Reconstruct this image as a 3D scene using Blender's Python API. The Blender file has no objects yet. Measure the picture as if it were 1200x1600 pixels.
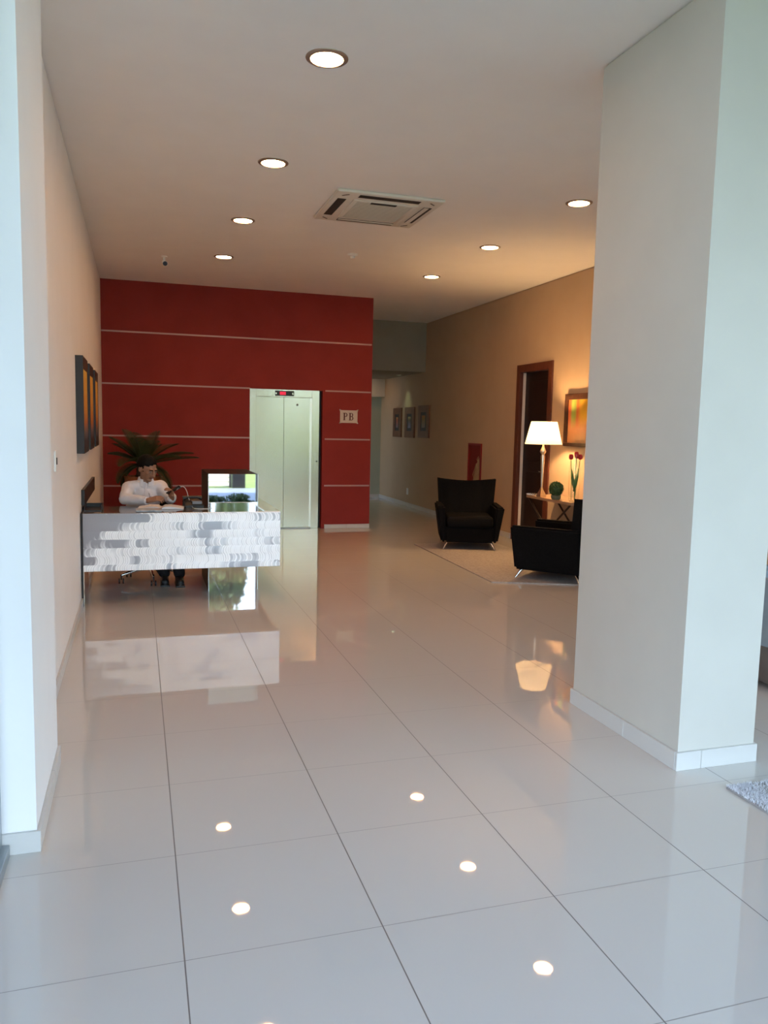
import bpy, bmesh, math, random
from mathutils import Vector, Matrix, noise
random.seed(7)
PI = math.pi
S = bpy.context.scene
COL = S.collection

# ------------------------------------------------------------------ camera
cam_d = bpy.data.cameras.new('camera'); cam = bpy.data.objects.new('camera', cam_d); COL.objects.link(cam)
r = Vector((0.95459348, -0.29709376, 0.02205886)); u = Vector((0.01086976, 0.1087299, 0.9940119)); f = Vector((0.29771319, 0.9486375, -0.1070222))
M = Matrix.Identity(4)
for i in range(3):
    M[i][0] = r[i]; M[i][1] = u[i]; M[i][2] = -f[i]
M[0][3], M[1][3], M[2][3] = 0, 0, 1.5705
cam.matrix_world = M
cam_d.sensor_fit = 'VERTICAL'; cam_d.sensor_height = 36; cam_d.lens = 1231.558 / 1600 * 36
cam_d.clip_start = 0.05; cam_d.clip_end = 300
S.camera = cam

# ------------------------------------------------------------------ sky, sun, exposure
W = bpy.data.worlds.new('sky'); S.world = W; W.use_nodes = True
nt = W.node_tree; nt.nodes.clear()
out = nt.nodes.new('ShaderNodeOutputWorld'); bg = nt.nodes.new('ShaderNodeBackground')
tc = nt.nodes.new('ShaderNodeTexCoord'); sp = nt.nodes.new('ShaderNodeSeparateXYZ'); cr = nt.nodes.new('ShaderNodeValToRGB')
nt.links.new(tc.outputs['Generated'], sp.inputs[0]); nt.links.new(sp.outputs[2], cr.inputs[0])
cr.color_ramp.elements[0].color = (0.68, 0.84, 1.0, 1); cr.color_ramp.elements[1].color = (0.10, 0.17, 0.32, 1)
cr.color_ramp.elements[1].position = 0.75
nt.links.new(cr.outputs[0], bg.inputs[0]); nt.links.new(bg.outputs[0], out.inputs[0])
bg.inputs[1].default_value = 9.6
sun_d = bpy.data.lights.new('sun', 'SUN'); sun = bpy.data.objects.new('sun', sun_d); COL.objects.link(sun)
sun_d.energy = 15; sun_d.angle = 0.01; sun_d.color = (1, 0.95, 0.86)
sun.rotation_euler = Vector((0.12, 0.55, 0.82)).to_track_quat('Z', 'Y').to_euler()
def portal(loc, rot, sx, sy):
    d = bpy.data.lights.new('portal', 'AREA'); d.shape = 'RECTANGLE'; d.size = sx; d.size_y = sy
    d.cycles.is_portal = True
    o = bpy.data.objects.new('portal', d); COL.objects.link(o); o.location = loc; o.rotation_euler = rot
portal((2.35, 0.88, 1.75), (PI / 2, 0, 0), 5.6, 3.5)        # entrance front
portal((-0.5, 1.93, 1.75), (PI / 2, 0, -PI / 2), 2.0, 3.4)   # left window
S.view_settings.view_transform = 'Standard'; S.view_settings.look = 'None'
S.view_settings.gamma = 1; S.view_settings.use_curve_mapping = False
S.view_settings.exposure = -0.28
S.cycles.max_bounces = 10; S.cycles.diffuse_bounces = 6; S.cycles.glossy_bounces = 6
S.cycles.transparent_max_bounces = 12; S.cycles.sample_clamp_indirect = 60; S.cycles.blur_glossy = 0
WARM = (1.0, 0.62, 0.30)
DOWN_E = 165; LAMP_W = 330; HALL_W = 9

# ------------------------------------------------------------------ materials
MATS = {}
def mat(name, col=(0.8, 0.8, 0.8), rough=0.5, metal=0.0, **kw):
    if name in MATS: return MATS[name]
    m = bpy.data.materials.new(name); m.use_nodes = True; MATS[name] = m
    b = m.node_tree.nodes['Principled BSDF']
    b.inputs['Base Color'].default_value = (*col, 1); b.inputs['Roughness'].default_value = rough
    b.inputs['Metallic'].default_value = metal
    for k, v in kw.items():
        k2 = {'ior': 'IOR', 'spec': 'Specular IOR Level', 'coat': 'Coat Weight', 'sheen': 'Sheen Weight', 'trans': 'Transmission Weight', 'sss': 'Subsurface Weight'}.get(k)
        if k2: b.inputs[k2].default_value = v
    return m
def N(m, t, **kw):
    n = m.node_tree.nodes.new('ShaderNode' + t)
    for k, v in kw.items(): setattr(n, k, v)
    return n
def L(m, a, b): m.node_tree.links.new(a, b)
def BSDF(m): return m.node_tree.nodes['Principled BSDF']
def math_n(m, op, a, b=None, c=None):
    n = N(m, 'Math', operation=op)
    for i, v in enumerate((a, b, c)):
        if v is None: continue
        if isinstance(v, (int, float)): n.inputs[i].default_value = v
        else: L(m, v, n.inputs[i])
    return n.outputs[0]
def noisy(m, c1, c2, scale=8, detail=4, bump=0.0, stretch=(1, 1, 1), lo=0.35, hi=0.65, dist=0.002):
    t = N(m, 'TexCoord'); mp = N(m, 'Mapping'); mp.inputs['Scale'].default_value = stretch
    n = N(m, 'TexNoise'); n.inputs['Scale'].default_value = scale; n.inputs['Detail'].default_value = detail
    rmp = N(m, 'ValToRGB'); e = rmp.color_ramp.elements
    e[0].color = (*c1, 1); e[1].color = (*c2, 1); e[0].position = lo; e[1].position = hi
    L(m, t.outputs['Object'], mp.inputs[0]); L(m, mp.outputs[0], n.inputs[0]); L(m, n.outputs[0], rmp.inputs[0])
    L(m, rmp.outputs[0], BSDF(m).inputs['Base Color'])
    if bump:
        bp = N(m, 'Bump'); bp.inputs['Strength'].default_value = bump; bp.inputs['Distance'].default_value = dist
        L(m, n.outputs[0], bp.inputs['Height']); L(m, bp.outputs[0], BSDF(m).inputs['Normal'])
    return m
def emis(name, col, s):
    m = mat(name, (0, 0, 0)); b = BSDF(m)
    b.inputs['Emission Color'].default_value = (*col, 1); b.inputs['Emission Strength'].default_value = s
    return m

m_wall = noisy(mat('wall_paint', rough=0.7), (0.64, 0.60, 0.53), (0.66, 0.62, 0.55), 3, bump=0.05)
m_wwall = noisy(mat('white_wall_paint', rough=0.65), (0.81, 0.80, 0.79), (0.83, 0.82, 0.81), 3, bump=0.05)
m_ceil = noisy(mat('ceiling_paint', rough=0.85), (0.87, 0.85, 0.82), (0.89, 0.87, 0.84), 3)
m_red = noisy(mat('red_wall_paint', rough=0.6, spec=0.25), (0.245, 0.020, 0.013), (0.275, 0.024, 0.016), 2.5)
m_base = mat('porcelain_baseboard', (0.56, 0.545, 0.52), 0.3)
m_stripe = mat('aluminium_strip', (0.46, 0.27, 0.24), 0.45, 0.35)
m_chrome = mat('chrome', (0.8, 0.8, 0.8), 0.12, 1.0)
m_mirror = mat('mirror', (0.86, 0.88, 0.88), 0.02, 1.0)
m_edge = mat('mirror_edge', (0.75, 0.82, 0.82), 0.3, 0.2)
m_black = mat('black_fabric', (0.008, 0.0075, 0.008), 0.9, spec=0.12)
noisy(m_black, (0.0022, 0.0020, 0.0022), (0.0048, 0.0042, 0.0042), 60, bump=0.3)
m_bplastic = mat('black_plastic', (0.012, 0.012, 0.013), 0.35)
m_casing = noisy(mat('door_casing_wood', rough=0.45), (0.085, 0.020, 0.009), (0.125, 0.032, 0.013), 6, stretch=(8, 8, 0.6))
m_door = noisy(mat('dark_door_wood', rough=0.5, spec=0.3), (0.010, 0.003, 0.002), (0.016, 0.005, 0.003), 6, stretch=(8, 8, 0.6))
m_ac = mat('air_conditioner_plastic', (0.72, 0.68, 0.60), 0.45)
m_dark = mat('gap_shade_and_dark_part', (0.02, 0.018, 0.016), 0.6)  # shade inside gaps and slots, also a dark window strip
m_alu = mat('window_aluminium', (0.35, 0.38, 0.40), 0.35, 0.8)
m_brownframe = noisy(mat('brown_frame_wood', rough=0.4), (0.15, 0.055, 0.022), (0.20, 0.078, 0.032), 12)
m_blackframe = mat('black_frame', (0.022, 0.022, 0.026), 0.45)
m_white = mat('white_plastic', (0.78, 0.78, 0.75), 0.4)

def floor_mat():
    m = mat('polished_porcelain_tile', (0.60, 0.575, 0.55), 0.03, ior=1.66)
    t = N(m, 'TexCoord'); s = N(m, 'SeparateXYZ'); L(m, t.outputs['Object'], s.inputs[0])
    def grid(o, off, per, w):
        a = math_n(m, 'ADD', o, -off + 600 * per); a = math_n(m, 'DIVIDE', a, per); a = math_n(m, 'FRACT', a)
        a = math_n(m, 'SUBTRACT', a, 0.5); a = math_n(m, 'ABSOLUTE', a)
        return math_n(m, 'GREATER_THAN', a, 0.5 - w / per / 2)
    gx = grid(s.outputs[0], 0.116, 0.609, 0.0042); gy = grid(s.outputs[1], 2.817, 0.591, 0.0030)
    g = math_n(m, 'MAXIMUM', gx, math_n(m, 'MULTIPLY', gy, 0.75))
    nz = N(m, 'TexNoise'); nz.inputs['Scale'].default_value = 2.0; nz.inputs['Detail'].default_value = 6
    L(m, t.outputs['Object'], nz.inputs[0])
    rp = N(m, 'ValToRGB'); rp.color_ramp.elements[0].color = (0.565, 0.53, 0.495, 1); rp.color_ramp.elements[1].color = (0.585, 0.55, 0.51, 1)
    L(m, nz.outputs[0], rp.inputs[0])
    mx = N(m, 'MixRGB'); L(m, g, mx.inputs[0]); L(m, rp.outputs[0], mx.inputs[1]); mx.inputs[2].default_value = (0.16, 0.14, 0.13, 1)
    L(m, mx.outputs[0], BSDF(m).inputs['Base Color'])
    ro = math_n(m, 'MULTIPLY_ADD', g, 0.5, 0.02); L(m, ro, BSDF(m).inputs['Roughness'])
    return m
m_floor = floor_mat()

def steel_mat():
    m = mat('brushed_steel', (0.66, 0.64, 0.55), 0.2, 1.0)
    t = N(m, 'TexCoord'); mp = N(m, 'Mapping'); mp.inputs['Scale'].default_value = (300, 300, 2)
    n = N(m, 'TexNoise'); n.inputs['Scale'].default_value = 1; L(m, t.outputs['Object'], mp.inputs[0]); L(m, mp.outputs[0], n.inputs[0])
    L(m, math_n(m, 'MULTIPLY_ADD', n.outputs[0], 0.14, 0.15), BSDF(m).inputs['Roughness'])
    bp = N(m, 'Bump'); bp.inputs['Strength'].default_value = 0.04; bp.inputs['Distance'].default_value = 0.001
    L(m, n.outputs[0], bp.inputs['Height']); L(m, bp.outputs[0], BSDF(m).inputs['Normal'])
    return m
m_steel = steel_mat()

def swirl_mat(axis):
    # sheet metal ground by hand in rows of overlapping arcs
    m = mat('hand_ground_metal_' + axis, (0.8, 0.8, 0.84), 0.4, 0.65)
    t = N(m, 'TexCoord'); s = N(m, 'SeparateXYZ'); L(m, t.outputs['Object'], s.inputs[0])
    X = s.outputs[0 if axis == 'x' else 1]; Z = s.outputs[2]
    wn = N(m, 'TexNoise'); wn.inputs['Scale'].default_value = 6; L(m, t.outputs['Object'], wn.inputs[0])
    zz = math_n(m, 'DIVIDE', math_n(m, 'ADD', Z, math_n(m, 'MULTIPLY', wn.outputs[0], 0.012)), 0.072)
    row = math_n(m, 'FLOOR', zz); v = math_n(m, 'MULTIPLY_ADD', math_n(m, 'FRACT', zz), 2, -1)
    arc = math_n(m, 'SQRT', math_n(m, 'MAXIMUM', math_n(m, 'SUBTRACT', 1.25, math_n(m, 'MULTIPLY', v, v)), 0.0))
    sgn = math_n(m, 'MULTIPLY_ADD', math_n(m, 'GREATER_THAN', math_n(m, 'FRACT', math_n(m, 'MULTIPLY', row, 0.381)), 0.8), -2.8, 1.5)
    a = math_n(m, 'ADD', math_n(m, 'MULTIPLY', X, 52), math_n(m, 'MULTIPLY', arc, sgn))
    a = math_n(m, 'ADD', a, math_n(m, 'MULTIPLY', wn.outputs[0], 2.0))
    a = math_n(m, 'ADD', a, math_n(m, 'MULTIPLY', row, 7.37))
    idn = math_n(m, 'FLOOR', a); sw = math_n(m, 'FRACT', a)
    cmb = N(m, 'CombineXYZ'); L(m, idn, cmb.inputs[0]); L(m, row, cmb.inputs[1])
    wh = N(m, 'TexWhiteNoise'); L(m, cmb.outputs[0], wh.inputs[0])
    # patches worked harder than others (row-wise runs)
    c2 = N(m, 'CombineXYZ'); L(m, math_n(m, 'MULTIPLY', X, 2.6), c2.inputs[0]); L(m, math_n(m, 'MULTIPLY', row, 0.83), c2.inputs[1])
    pn = N(m, 'TexNoise'); pn.inputs['Scale'].default_value = 1.0; pn.inputs['Detail'].default_value = 2; L(m, c2.outputs[0], pn.inputs[0])
    patch = math_n(m, 'ADD', pn.outputs[0], math_n(m, 'MULTIPLY', math_n(m, 'SUBTRACT', wh.outputs[0], 0.5), 0.13))
    # the left end, towards the top, was left almost unworked
    bare = math_n(m, 'MULTIPLY', math_n(m, 'MAXIMUM', math_n(m, 'SUBTRACT', math_n(m, 'MULTIPLY', math_n(m, 'SUBTRACT', Z, 0.42), 1.6), math_n(m, 'ADD', X, 0.25)), 0.0), 0.55)
    patch = math_n(m, 'SUBTRACT', patch, bare)
    mr = N(m, 'MapRange'); mr.inputs[1].default_value = 0.34; mr.inputs[2].default_value = 0.46
    L(m, patch, mr.inputs[0])
    rim = math_n(m, 'MULTIPLY', math_n(m, 'LESS_THAN', sw, 0.20), math_n(m, 'MULTIPLY', wh.outputs[0], 1.6))
    tone = math_n(m, 'SUBTRACT', mr.outputs[0], math_n(m, 'MULTIPLY', math_n(m, 'MULTIPLY', rim, mr.outputs[0]), 0.45))
    mx = N(m, 'MixRGB'); L(m, tone, mx.inputs[0]); mx.inputs[1].default_value = (0.36, 0.36, 0.39, 1); mx.inputs[2].default_value = (0.97, 0.97, 0.98, 1)
    L(m, mx.outputs[0], BSDF(m).inputs['Base Color'])
    L(m, math_n(m, 'MULTIPLY_ADD', mr.outputs[0], 0.22, 0.30), BSDF(m).inputs['Roughness'])
    bp = N(m, 'Bump'); bp.inputs['Strength'].default_value = 0.22; bp.inputs['Distance'].default_value = 0.004
    L(m, math_n(m, 'ADD', sw, math_n(m, 'MULTIPLY', wh.outputs[0], 0.8)), bp.inputs['Height']); L(m, bp.outputs[0], BSDF(m).inputs['Normal'])
    return m
m_swx = swirl_mat('x'); m_swy = swirl_mat('y')

def glass_mat(name='clear_glass', tint=(0.97, 0.99, 0.98)):
    m = mat(name); nt = m.node_tree
    for n in list(nt.nodes):
        if n.type != 'OUTPUT_MATERIAL': nt.nodes.remove(n)
    o = [n for n in nt.nodes if n.type == 'OUTPUT_MATERIAL'][0]
    a = nt.nodes.new('ShaderNodeBsdfTransparent'); a.inputs[0].default_value = (*tint, 1)
    g = nt.nodes.new('ShaderNodeBsdfGlossy'); g.inputs['Roughness'].default_value = 0.02
    fr = nt.nodes.new('ShaderNodeFresnel'); ge = nt.nodes.new('ShaderNodeNewGeometry'); mm = nt.nodes.new('ShaderNodeMath'); mm.operation = 'MULTIPLY_ADD'
    mm.inputs[1].default_value = 1 / 1.45 - 1.45; mm.inputs[2].default_value = 1.45; nt.links.new(ge.outputs['Backfacing'], mm.inputs[0]); nt.links.new(mm.outputs[0], fr.inputs['IOR'])
    mx = nt.nodes.new('ShaderNodeMixShader')
    nt.links.new(fr.outputs[0], mx.inputs[0]); nt.links.new(a.outputs[0], mx.inputs[1]); nt.links.new(g.outputs[0], mx.inputs[2]); nt.links.new(mx.outputs[0], o.inputs[0])
    return m
m_glass = glass_mat()

# ------------------------------------------------------------------ mesh helpers
def box(bm, x0, x1, y0, y1, z0, z1, bev=0.0, seg=2):
    vs = [bm.verts.new((x, y, z)) for x in (x0, x1) for y in (y0, y1) for z in (z0, z1)]
    fs = [bm.faces.new([vs[i] for i in q]) for q in ((0, 1, 3, 2), (4, 6, 7, 5), (0, 4, 5, 1), (2, 3, 7, 6), (0, 2, 6, 4), (1, 5, 7, 3))]
    if bev:
        ed = list({e for fc in fs for e in fc.edges})
        bmesh.ops.bevel(bm, geom=ed, offset=bev, segments=seg, affect='EDGES', profile=0.5)
def B(*a, **k):
    bm = bmesh.new(); box(bm, *a, **k); return bm
def lathe(bm, prof, c=(0, 0, 0), n=24, cap=True):
    rings = []
    for (rr, z) in prof:
        rings.append([bm.verts.new((c[0] + rr * math.cos(2 * PI * i / n), c[1] + rr * math.sin(2 * PI * i / n), c[2] + z)) for i in range(n)])
    for a, b in zip(rings, rings[1:]):
        for i in range(n): bm.faces.new((a[i], a[(i + 1) % n], b[(i + 1) % n], b[i]))
    if cap:
        bm.faces.new(rings[0][::-1]); bm.faces.new(rings[-1])
def tube(bm, pts, rad, n=8):
    pts = [Vector(p) for p in pts]; rs = rad if isinstance(rad, (list, tuple)) else [rad] * len(pts)
    rings = []; up = Vector((0, 0, 1))
    for i, p in enumerate(pts):
        d = (pts[min(i + 1, len(pts) - 1)] - pts[max(i - 1, 0)]).normalized()
        a = d.cross(up);
        if a.length < 1e-3: a = d.cross(Vector((1, 0, 0)))
        a.normalize(); b = d.cross(a).normalized()
        rings.append([bm.verts.new(p + (a * math.cos(2 * PI * k / n) + b * math.sin(2 * PI * k / n)) * rs[i]) for k in range(n)])
    for a, b in zip(rings, rings[1:]):
        for i in range(n): bm.faces.new((a[i], a[(i + 1) % n], b[(i + 1) % n], b[i]))
    bm.faces.new(rings[0][::-1]); bm.faces.new(rings[-1])
def ball(bm, c, r, sub=2, sc=(1, 1, 1), rot=None):
    m = Matrix.Translation(c) @ (rot.to_matrix().to_4x4() if rot else Matrix.Identity(4)) @ Matrix.Diagonal((r * sc[0], r * sc[1], r * sc[2], 1))
    bmesh.ops.create_icosphere(bm, subdivisions=sub, radius=1, matrix=m)
def obj(name, bm, m, parent=None, smooth=False):
    bmesh.ops.recalc_face_normals(bm, faces=bm.faces[:])
    me = bpy.data.meshes.new(name); bm.to_mesh(me); bm.free(); me.materials.append(m)
    if smooth:
        me.polygons.foreach_set('use_smooth', [True] * len(me.polygons)); me.set_sharp_from_angle(angle=math.radians(38))
    o = bpy.data.objects.new(name, me); COL.objects.link(o)
    if parent: o.parent = parent
    return o
def struct(name, bm, m, parent=None):
    o = obj(name, bm, m, parent)
    if not parent: o['kind'] = 'structure'
    return o
def tag(o, label, cat, group=None):
    o['label'] = label; o['category'] = cat
    if group: o['group'] = group
    return o
def thing(name, label, cat, loc=(0, 0, 0), rz=0, group=None):
    o = bpy.data.objects.new(name, None); COL.objects.link(o); o.location = loc; o.rotation_euler = (0, 0, rz); o.empty_display_size = 0.1
    return tag(o, label, cat, group)
def copy_tree(o, parent=None):
    c = o.copy(); COL.objects.link(c)
    if parent: c.parent = parent
    for ch in list(o.children): copy_tree(ch, c)
    return c

# ------------------------------------------------------------------ the setting
H = 3.515; XL = -0.465; XR = 5.17; D = 11.76
struct('floor', B(-0.50, 9.0, 0.75, 17.3, -0.1, 0), m_floor)
m_pave = noisy(mat('grey_paving', rough=0.6), (0.17, 0.19, 0.25), (0.22, 0.24, 0.30), 5)
bm = bmesh.new(); box(bm, -2.2, 9.0, -4.6, 0.75, -0.1, -0.005); box(bm, -2.2, -0.50, 0.75, 3.4, -0.1, -0.005)
struct('ground', bm, m_pave).name = 'floor_outside'
bm = bmesh.new(); box(bm, -1.2, 9.2, -0.9, 14.07, H, H + 0.2)  # runs on outside as an added, unseen canopy cutting sky light
struct('ceiling', bm, m_ceil)
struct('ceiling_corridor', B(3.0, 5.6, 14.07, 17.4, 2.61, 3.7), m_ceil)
struct('trim_1', B(3.46, 5.17, 16.6, 16.75, 2.23, 2.61), m_ceil)          # beam at the end of the corridor
# a shadow gap of 15 mm runs under the ceiling: paint skin in front of the wall core stops short of it
def wall_y(name, xf, side, y0, y1, ztop=H, core=0.2, gap=0.016):
    bm = bmesh.new()
    if side > 0:   # wall body lies to +x of its face
        box(bm, xf, xf + 0.014, y0, y1, 0, ztop - gap); box(bm, xf + 0.014, xf + core, y0, y1, 0, ztop)
    else:
        box(bm, xf - 0.014, xf, y0, y1, 0, ztop - gap); box(bm, xf - core, xf - 0.014, y0, y1, 0, ztop)
    return struct(name, bm, m_wall)
wall_y('wall_left', XL, -1, 3.0, D + 0.2).data.materials[0] = m_wwall
bm = bmesh.new()
for (y0, y1, z0, z1) in ((3.2, 9.31, 0, H - 0.016), (9.31, 10.20, 2.42, H - 0.016), (10.20, 17.2, 0, H - 0.016)):
    box(bm, XR, XR + 0.014, y0, y1, z0, z1)
for (y0, y1, z0, z1) in ((3.2, 9.31, 0, H), (9.31, 10.20, 2.42, H), (10.20, 17.2, 0, H)):
    box(bm, XR + 0.014, XR + 0.2, y0, y1, z0, z1)
struct('wall_right', bm, m_wall)
# red wall with the lift opening
EX0, EX1, EH = 1.585, 2.68, 2.095
bm = bmesh.new()
for (x0, x1, z0, z1) in ((XL - 0.05, EX0, 0, EH), (EX1, 3.45, 0, EH), (XL - 0.05, 3.45, EH, H)):
    box(bm, x0, x1, D, D + 0.14, z0, z1)
struct('wall_back', bm, m_red)
struct('wall_lift_shaft', B(EX0 - 0.3, 3.45, D + 0.14, 16.6, 0, H), m_wall)
m_taupe = noisy(mat('taupe_wall_paint', rough=0.7), (0.49, 0.35, 0.225), (0.51, 0.37, 0.24), 3, bump=0.05)
bpy.data.objects['wall_right'].data.materials[0] = m_taupe
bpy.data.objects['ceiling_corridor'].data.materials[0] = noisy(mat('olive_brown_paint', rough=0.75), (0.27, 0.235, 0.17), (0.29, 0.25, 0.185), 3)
bpy.data.objects['trim_1'].data.materials[0] = m_wall
struct('wall_corridor_end', B(3.3, 5.2, 16.85, 17.0, 0, 3), noisy(mat('green_grey_paint', rough=0.7), (0.40, 0.43, 0.34), (0.42, 0.45, 0.36), 3))
# horizontal strips set in the red wall
n = 0
bm = bmesh.new()
for z in (2.815, 2.095, 1.370, 0.660):
    segs = [(XL, 3.435)] if z > 2.2 else [(XL, EX0), (EX1 + 0.04, 3.435)]
    n += 1; bm = bmesh.new()
    for a, b in segs: box(bm, a, b, D - 0.006, D + 0.01, z - 0.011, z + 0.011)
    struct('trim_%d' % (n + 1), bm, m_stripe)
# right area: side wall closing the lobby far right, and front glazing posts
struct('wall_far_right', B(9.0, 9.2, 0.8, 5.3, 0, H), m_wall)
struct('wall_right_return', B(5.17, 9.0, 5.0, 5.2, 0, H), m_wall)
# pillar
PX0, PX1, PY0, PY1 = 2.40, 2.835, 2.972, 3.90
def column(name, x0, x1, y0, y1):
    bm = bmesh.new()
    box(bm, x0, x1, y0, y1, 0, H - 0.016); box(bm, x0 + 0.014, x1 - 0.014, y0 + 0.014, y1 - 0.014, 0, H)
    return struct(name, bm, m_wall)
m_greige = noisy(mat('greige_pillar_paint', rough=0.7), (0.53, 0.505, 0.455), (0.55, 0.525, 0.475), 3, bump=0.05)
column('wall_pillar', PX0, PX1, PY0, PY1).data.materials[0] = m_greige
column('wall_column_left', -0.75, -0.366, 2.984, 3.775).data.materials[0] = m_wwall
# baseboards: pieces with butt joints
def base_run(name, segs, h=0.075):
    bm = bmesh.new()
    for (x0, x1, y0, y1) in segs: box(bm, x0, x1, y0, y1, 0, h, bev=0.002, seg=1)
    return struct(name, bm, m_base)
t = 0.014; g = 0.002
def splits(a, b, first, per=0.6):
    c = [a]; q = first
    while q < b: c.append(q); q += per
    c.append(b); return [(p + g / 2, q_ - g / 2) for p, q_ in zip(c, c[1:]) if q_ - p > 0.01]
sg = [(PX0 - t, PX0, a, b) for a, b in splits(PY0, PY1 + t, 3.385)]
sg += [(a, b, PY0 - t, PY0) for a, b in splits(PX0 - t, PX1 + t, 2.525)]
sg += [(PX1, PX1 + t, a, b) for a, b in splits(PY0, PY1 + t, 3.3)] + [(PX0, PX1, PY1, PY1 + t)]
base_run('baseboard_pillar', sg, 0.088)
base_run('baseboard_column', [(-0.366, -0.352, a, b) for a, b in splits(2.984, 3.775, 3.5)] + [(-0.75, -0.352, 2.97, 2.984)], 0.080)
base_run('baseboard_left', [(XL, XL + t, a, b) for a, b in splits(3.78, D, 4.3)])
base_run('baseboard_back', [(a, b, D - t, D) for a, b in splits(XL + t, EX0, 0.116)] + [(EX1 + 0.05, 3.08, D - t, D), (3.082, 3.45, D - t, D)], 0.062)
base_run('baseboard_right', [(XR - t, XR, a, b) for a, b in splits(3.3, 9.22, 3.9)] + [(XR - t, XR, a, b) for a, b in splits(10.3, 16.85, 10.8)])
base_run('baseboard_corridor', [(4.9, 5.15, 16.83, 16.85), (3.6, 4.9, 16.83, 16.85)])
# window beside the entrance on the left: aluminium frame with one pane
wn = bpy.data.objects.new('window_1', None); COL.objects.link(wn); wn['kind'] = 'structure'
obj('window_sill', B(-0.53, -0.455, 0.85, 2.965, 0, 0.045, bev=0.003), m_alu, wn)
bm = bmesh.new(); box(bm, -0.53, -0.48, 0.85, 0.91, 0.045, H - 0.02); box(bm, -0.53, -0.48, 2.90, 2.965, 0.045, H - 0.02); box(bm, -0.53, -0.48, 0.91, 2.9, H - 0.08, H - 0.02)
obj('window_frame', bm, m_alu, wn); obj('pane', B(-0.509, -0.501, 0.91, 2.90, 0.045, H - 0.08), m_glass, wn)
# glazed front right of the entrance
wn = bpy.data.objects.new('window_2', None); COL.objects.link(wn); wn['kind'] = 'structure'
bm = bmesh.new()
for x in (2.0, 4.3, 6.6, 8.94): box(bm, x, x + 0.06, 0.82, 0.88, 0, H - 0.01)
box(bm, 2.0, 9.0, 0.82, 0.88, 0.0, 0.05); box(bm, 2.0, 9.0, 0.82, 0.88, H - 0.07, H - 0.01)
obj('window_frame', bm, m_alu, wn)
for x in (2.06, 4.36, 6.66): obj('pane', B(x, x + 2.24, 0.846, 0.854, 0.05, H - 0.07), m_glass, wn)

# door in the right wall: casing, leaf set back in the opening
dr = bpy.data.objects.new('door_1', None); COL.objects.link(dr); dr['kind'] = 'structure'
bm = bmesh.new(); cw = 0.105
for (y0, y1, z0, z1) in ((9.25, 9.25 + cw, 0, 2.48), (10.26 - cw, 10.26, 0, 2.48), (9.25 + cw, 10.26 - cw, 2.375, 2.48)):
    box(bm, XR - 0.022, XR, y0, y1, z0, z1, bev=0.004)
for (y0, y1, z0, z1) in ((9.31, 9.355, 0, 2.42), (10.155, 10.20, 0, 2.42), (9.31, 10.2, 2.375, 2.42)):
    box(bm, XR - 0.001, XR + 0.16, y0, y1, z0, z1)
obj('door_casing', bm, m_casing, dr)
bm = bmesh.new(); box(bm, XR + 0.07, XR + 0.11, 9.357, 10.153, 0.008, 2.373, bev=0.002)
for (z0, z1) in ((0.15, 1.0), (1.15, 2.25)): box(bm, XR + 0.062, XR + 0.071, 9.48, 10.03, z0, z1, bev=0.006)
obj('door_leaf', bm, m_door, dr)
bm = bmesh.new(); lathe(bm, [(0.026, 0), (0.026, 0.008)], n=16); tube(bm, [(0, 0, 0), (0, 0, 0.05), (0.0, 0.02, 0.055), (0, 0.13, 0.055)], 0.009)
bmesh.ops.transform(bm, matrix=Matrix.Translation((XR + 0.07, 9.43, 1.02)) @ Matrix.Rotation(-PI / 2, 4, 'Y'), verts=bm.verts)
obj('door_handle', bm, m_chrome, dr, True)
obj('door_stop', B(XR + 0.03, XR + 0.07, 10.146, 10.154, 0, 2.37), mat('pale_seal', (0.7, 0.6, 0.52), 0.4), dr)

# ------------------------------------------------------------------ lift
m_seam = mat('lift_door_gap', (0.03, 0.03, 0.03), 0.5)
lf = thing('elevator', 'brushed steel elevator doors set into the red wall with a steel surround', 'elevator', ((EX0 + EX1) / 2, D, 0))
cx = (EX0 + EX1) / 2
bm = bmesh.new(); w2 = (EX1 - EX0) / 2
box(bm, -w2, -w2 + 0.095, 0.02, 0.13, 0, EH, bev=0.002); box(bm, w2 - 0.16, w2 - 0.045, 0.02, 0.13, 0, EH, bev=0.002)
box(bm, -w2 + 0.095, w2 - 0.16, 0.02, 0.13, 1.985, EH, bev=0.002)
obj('frame', bm, m_steel, lf)
obj('reveal_shade', B(w2 - 0.045, w2, 0.10, 0.135, 0, EH), m_dark, lf)  # dark strip colours in the shade of the gap beside the jamb
xm = 2.107 - cx
for (a, b) in ((-w2 + 0.095, xm - 0.002), (xm + 0.002, w2 - 0.16)):
    obj('door', B(a, b, 0.085, 0.115, 0.012, 1.985, bev=0.001, seg=1), m_steel, lf)
obj('door_sill', B(-w2 + 0.095, w2 - 0.16, 0.02, 0.125, 0.0, 0.012), m_alu, lf)
dp = obj('floor_display', B(1.96 - cx, 2.245 - cx, 0.012, 0.03, 2.0, 2.075, bev=0.003), m_bplastic, lf)
obj('lit_indicator', B(2.03 - cx, 2.12 - cx, 0.008, 0.0125, 2.015, 2.062), emis('red_led', (1, 0.03, 0.08), 1.1), dp)
for x in (1.975, 2.225): obj('display_screw', B(x - 0.009 - cx, x + 0.009 - cx, 0.009, 0.0125, 2.02, 2.05), m_steel, dp)
cp = obj('call_panel', B(2.575 - cx, 2.625 - cx, 0.012, 0.022, 0.92, 1.17, bev=0.002), m_steel, lf)
bm = bmesh.new(); lathe(bm, [(0.012, 0), (0.012, 0.006)], n=14); bmesh.ops.transform(bm, matrix=Matrix.Translation((2.6 - cx, 0.012, 1.03)) @ Matrix.Rotation(PI / 2, 4, 'X'), verts=bm.verts)
obj('call_button', bm, m_bplastic, cp)
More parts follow.
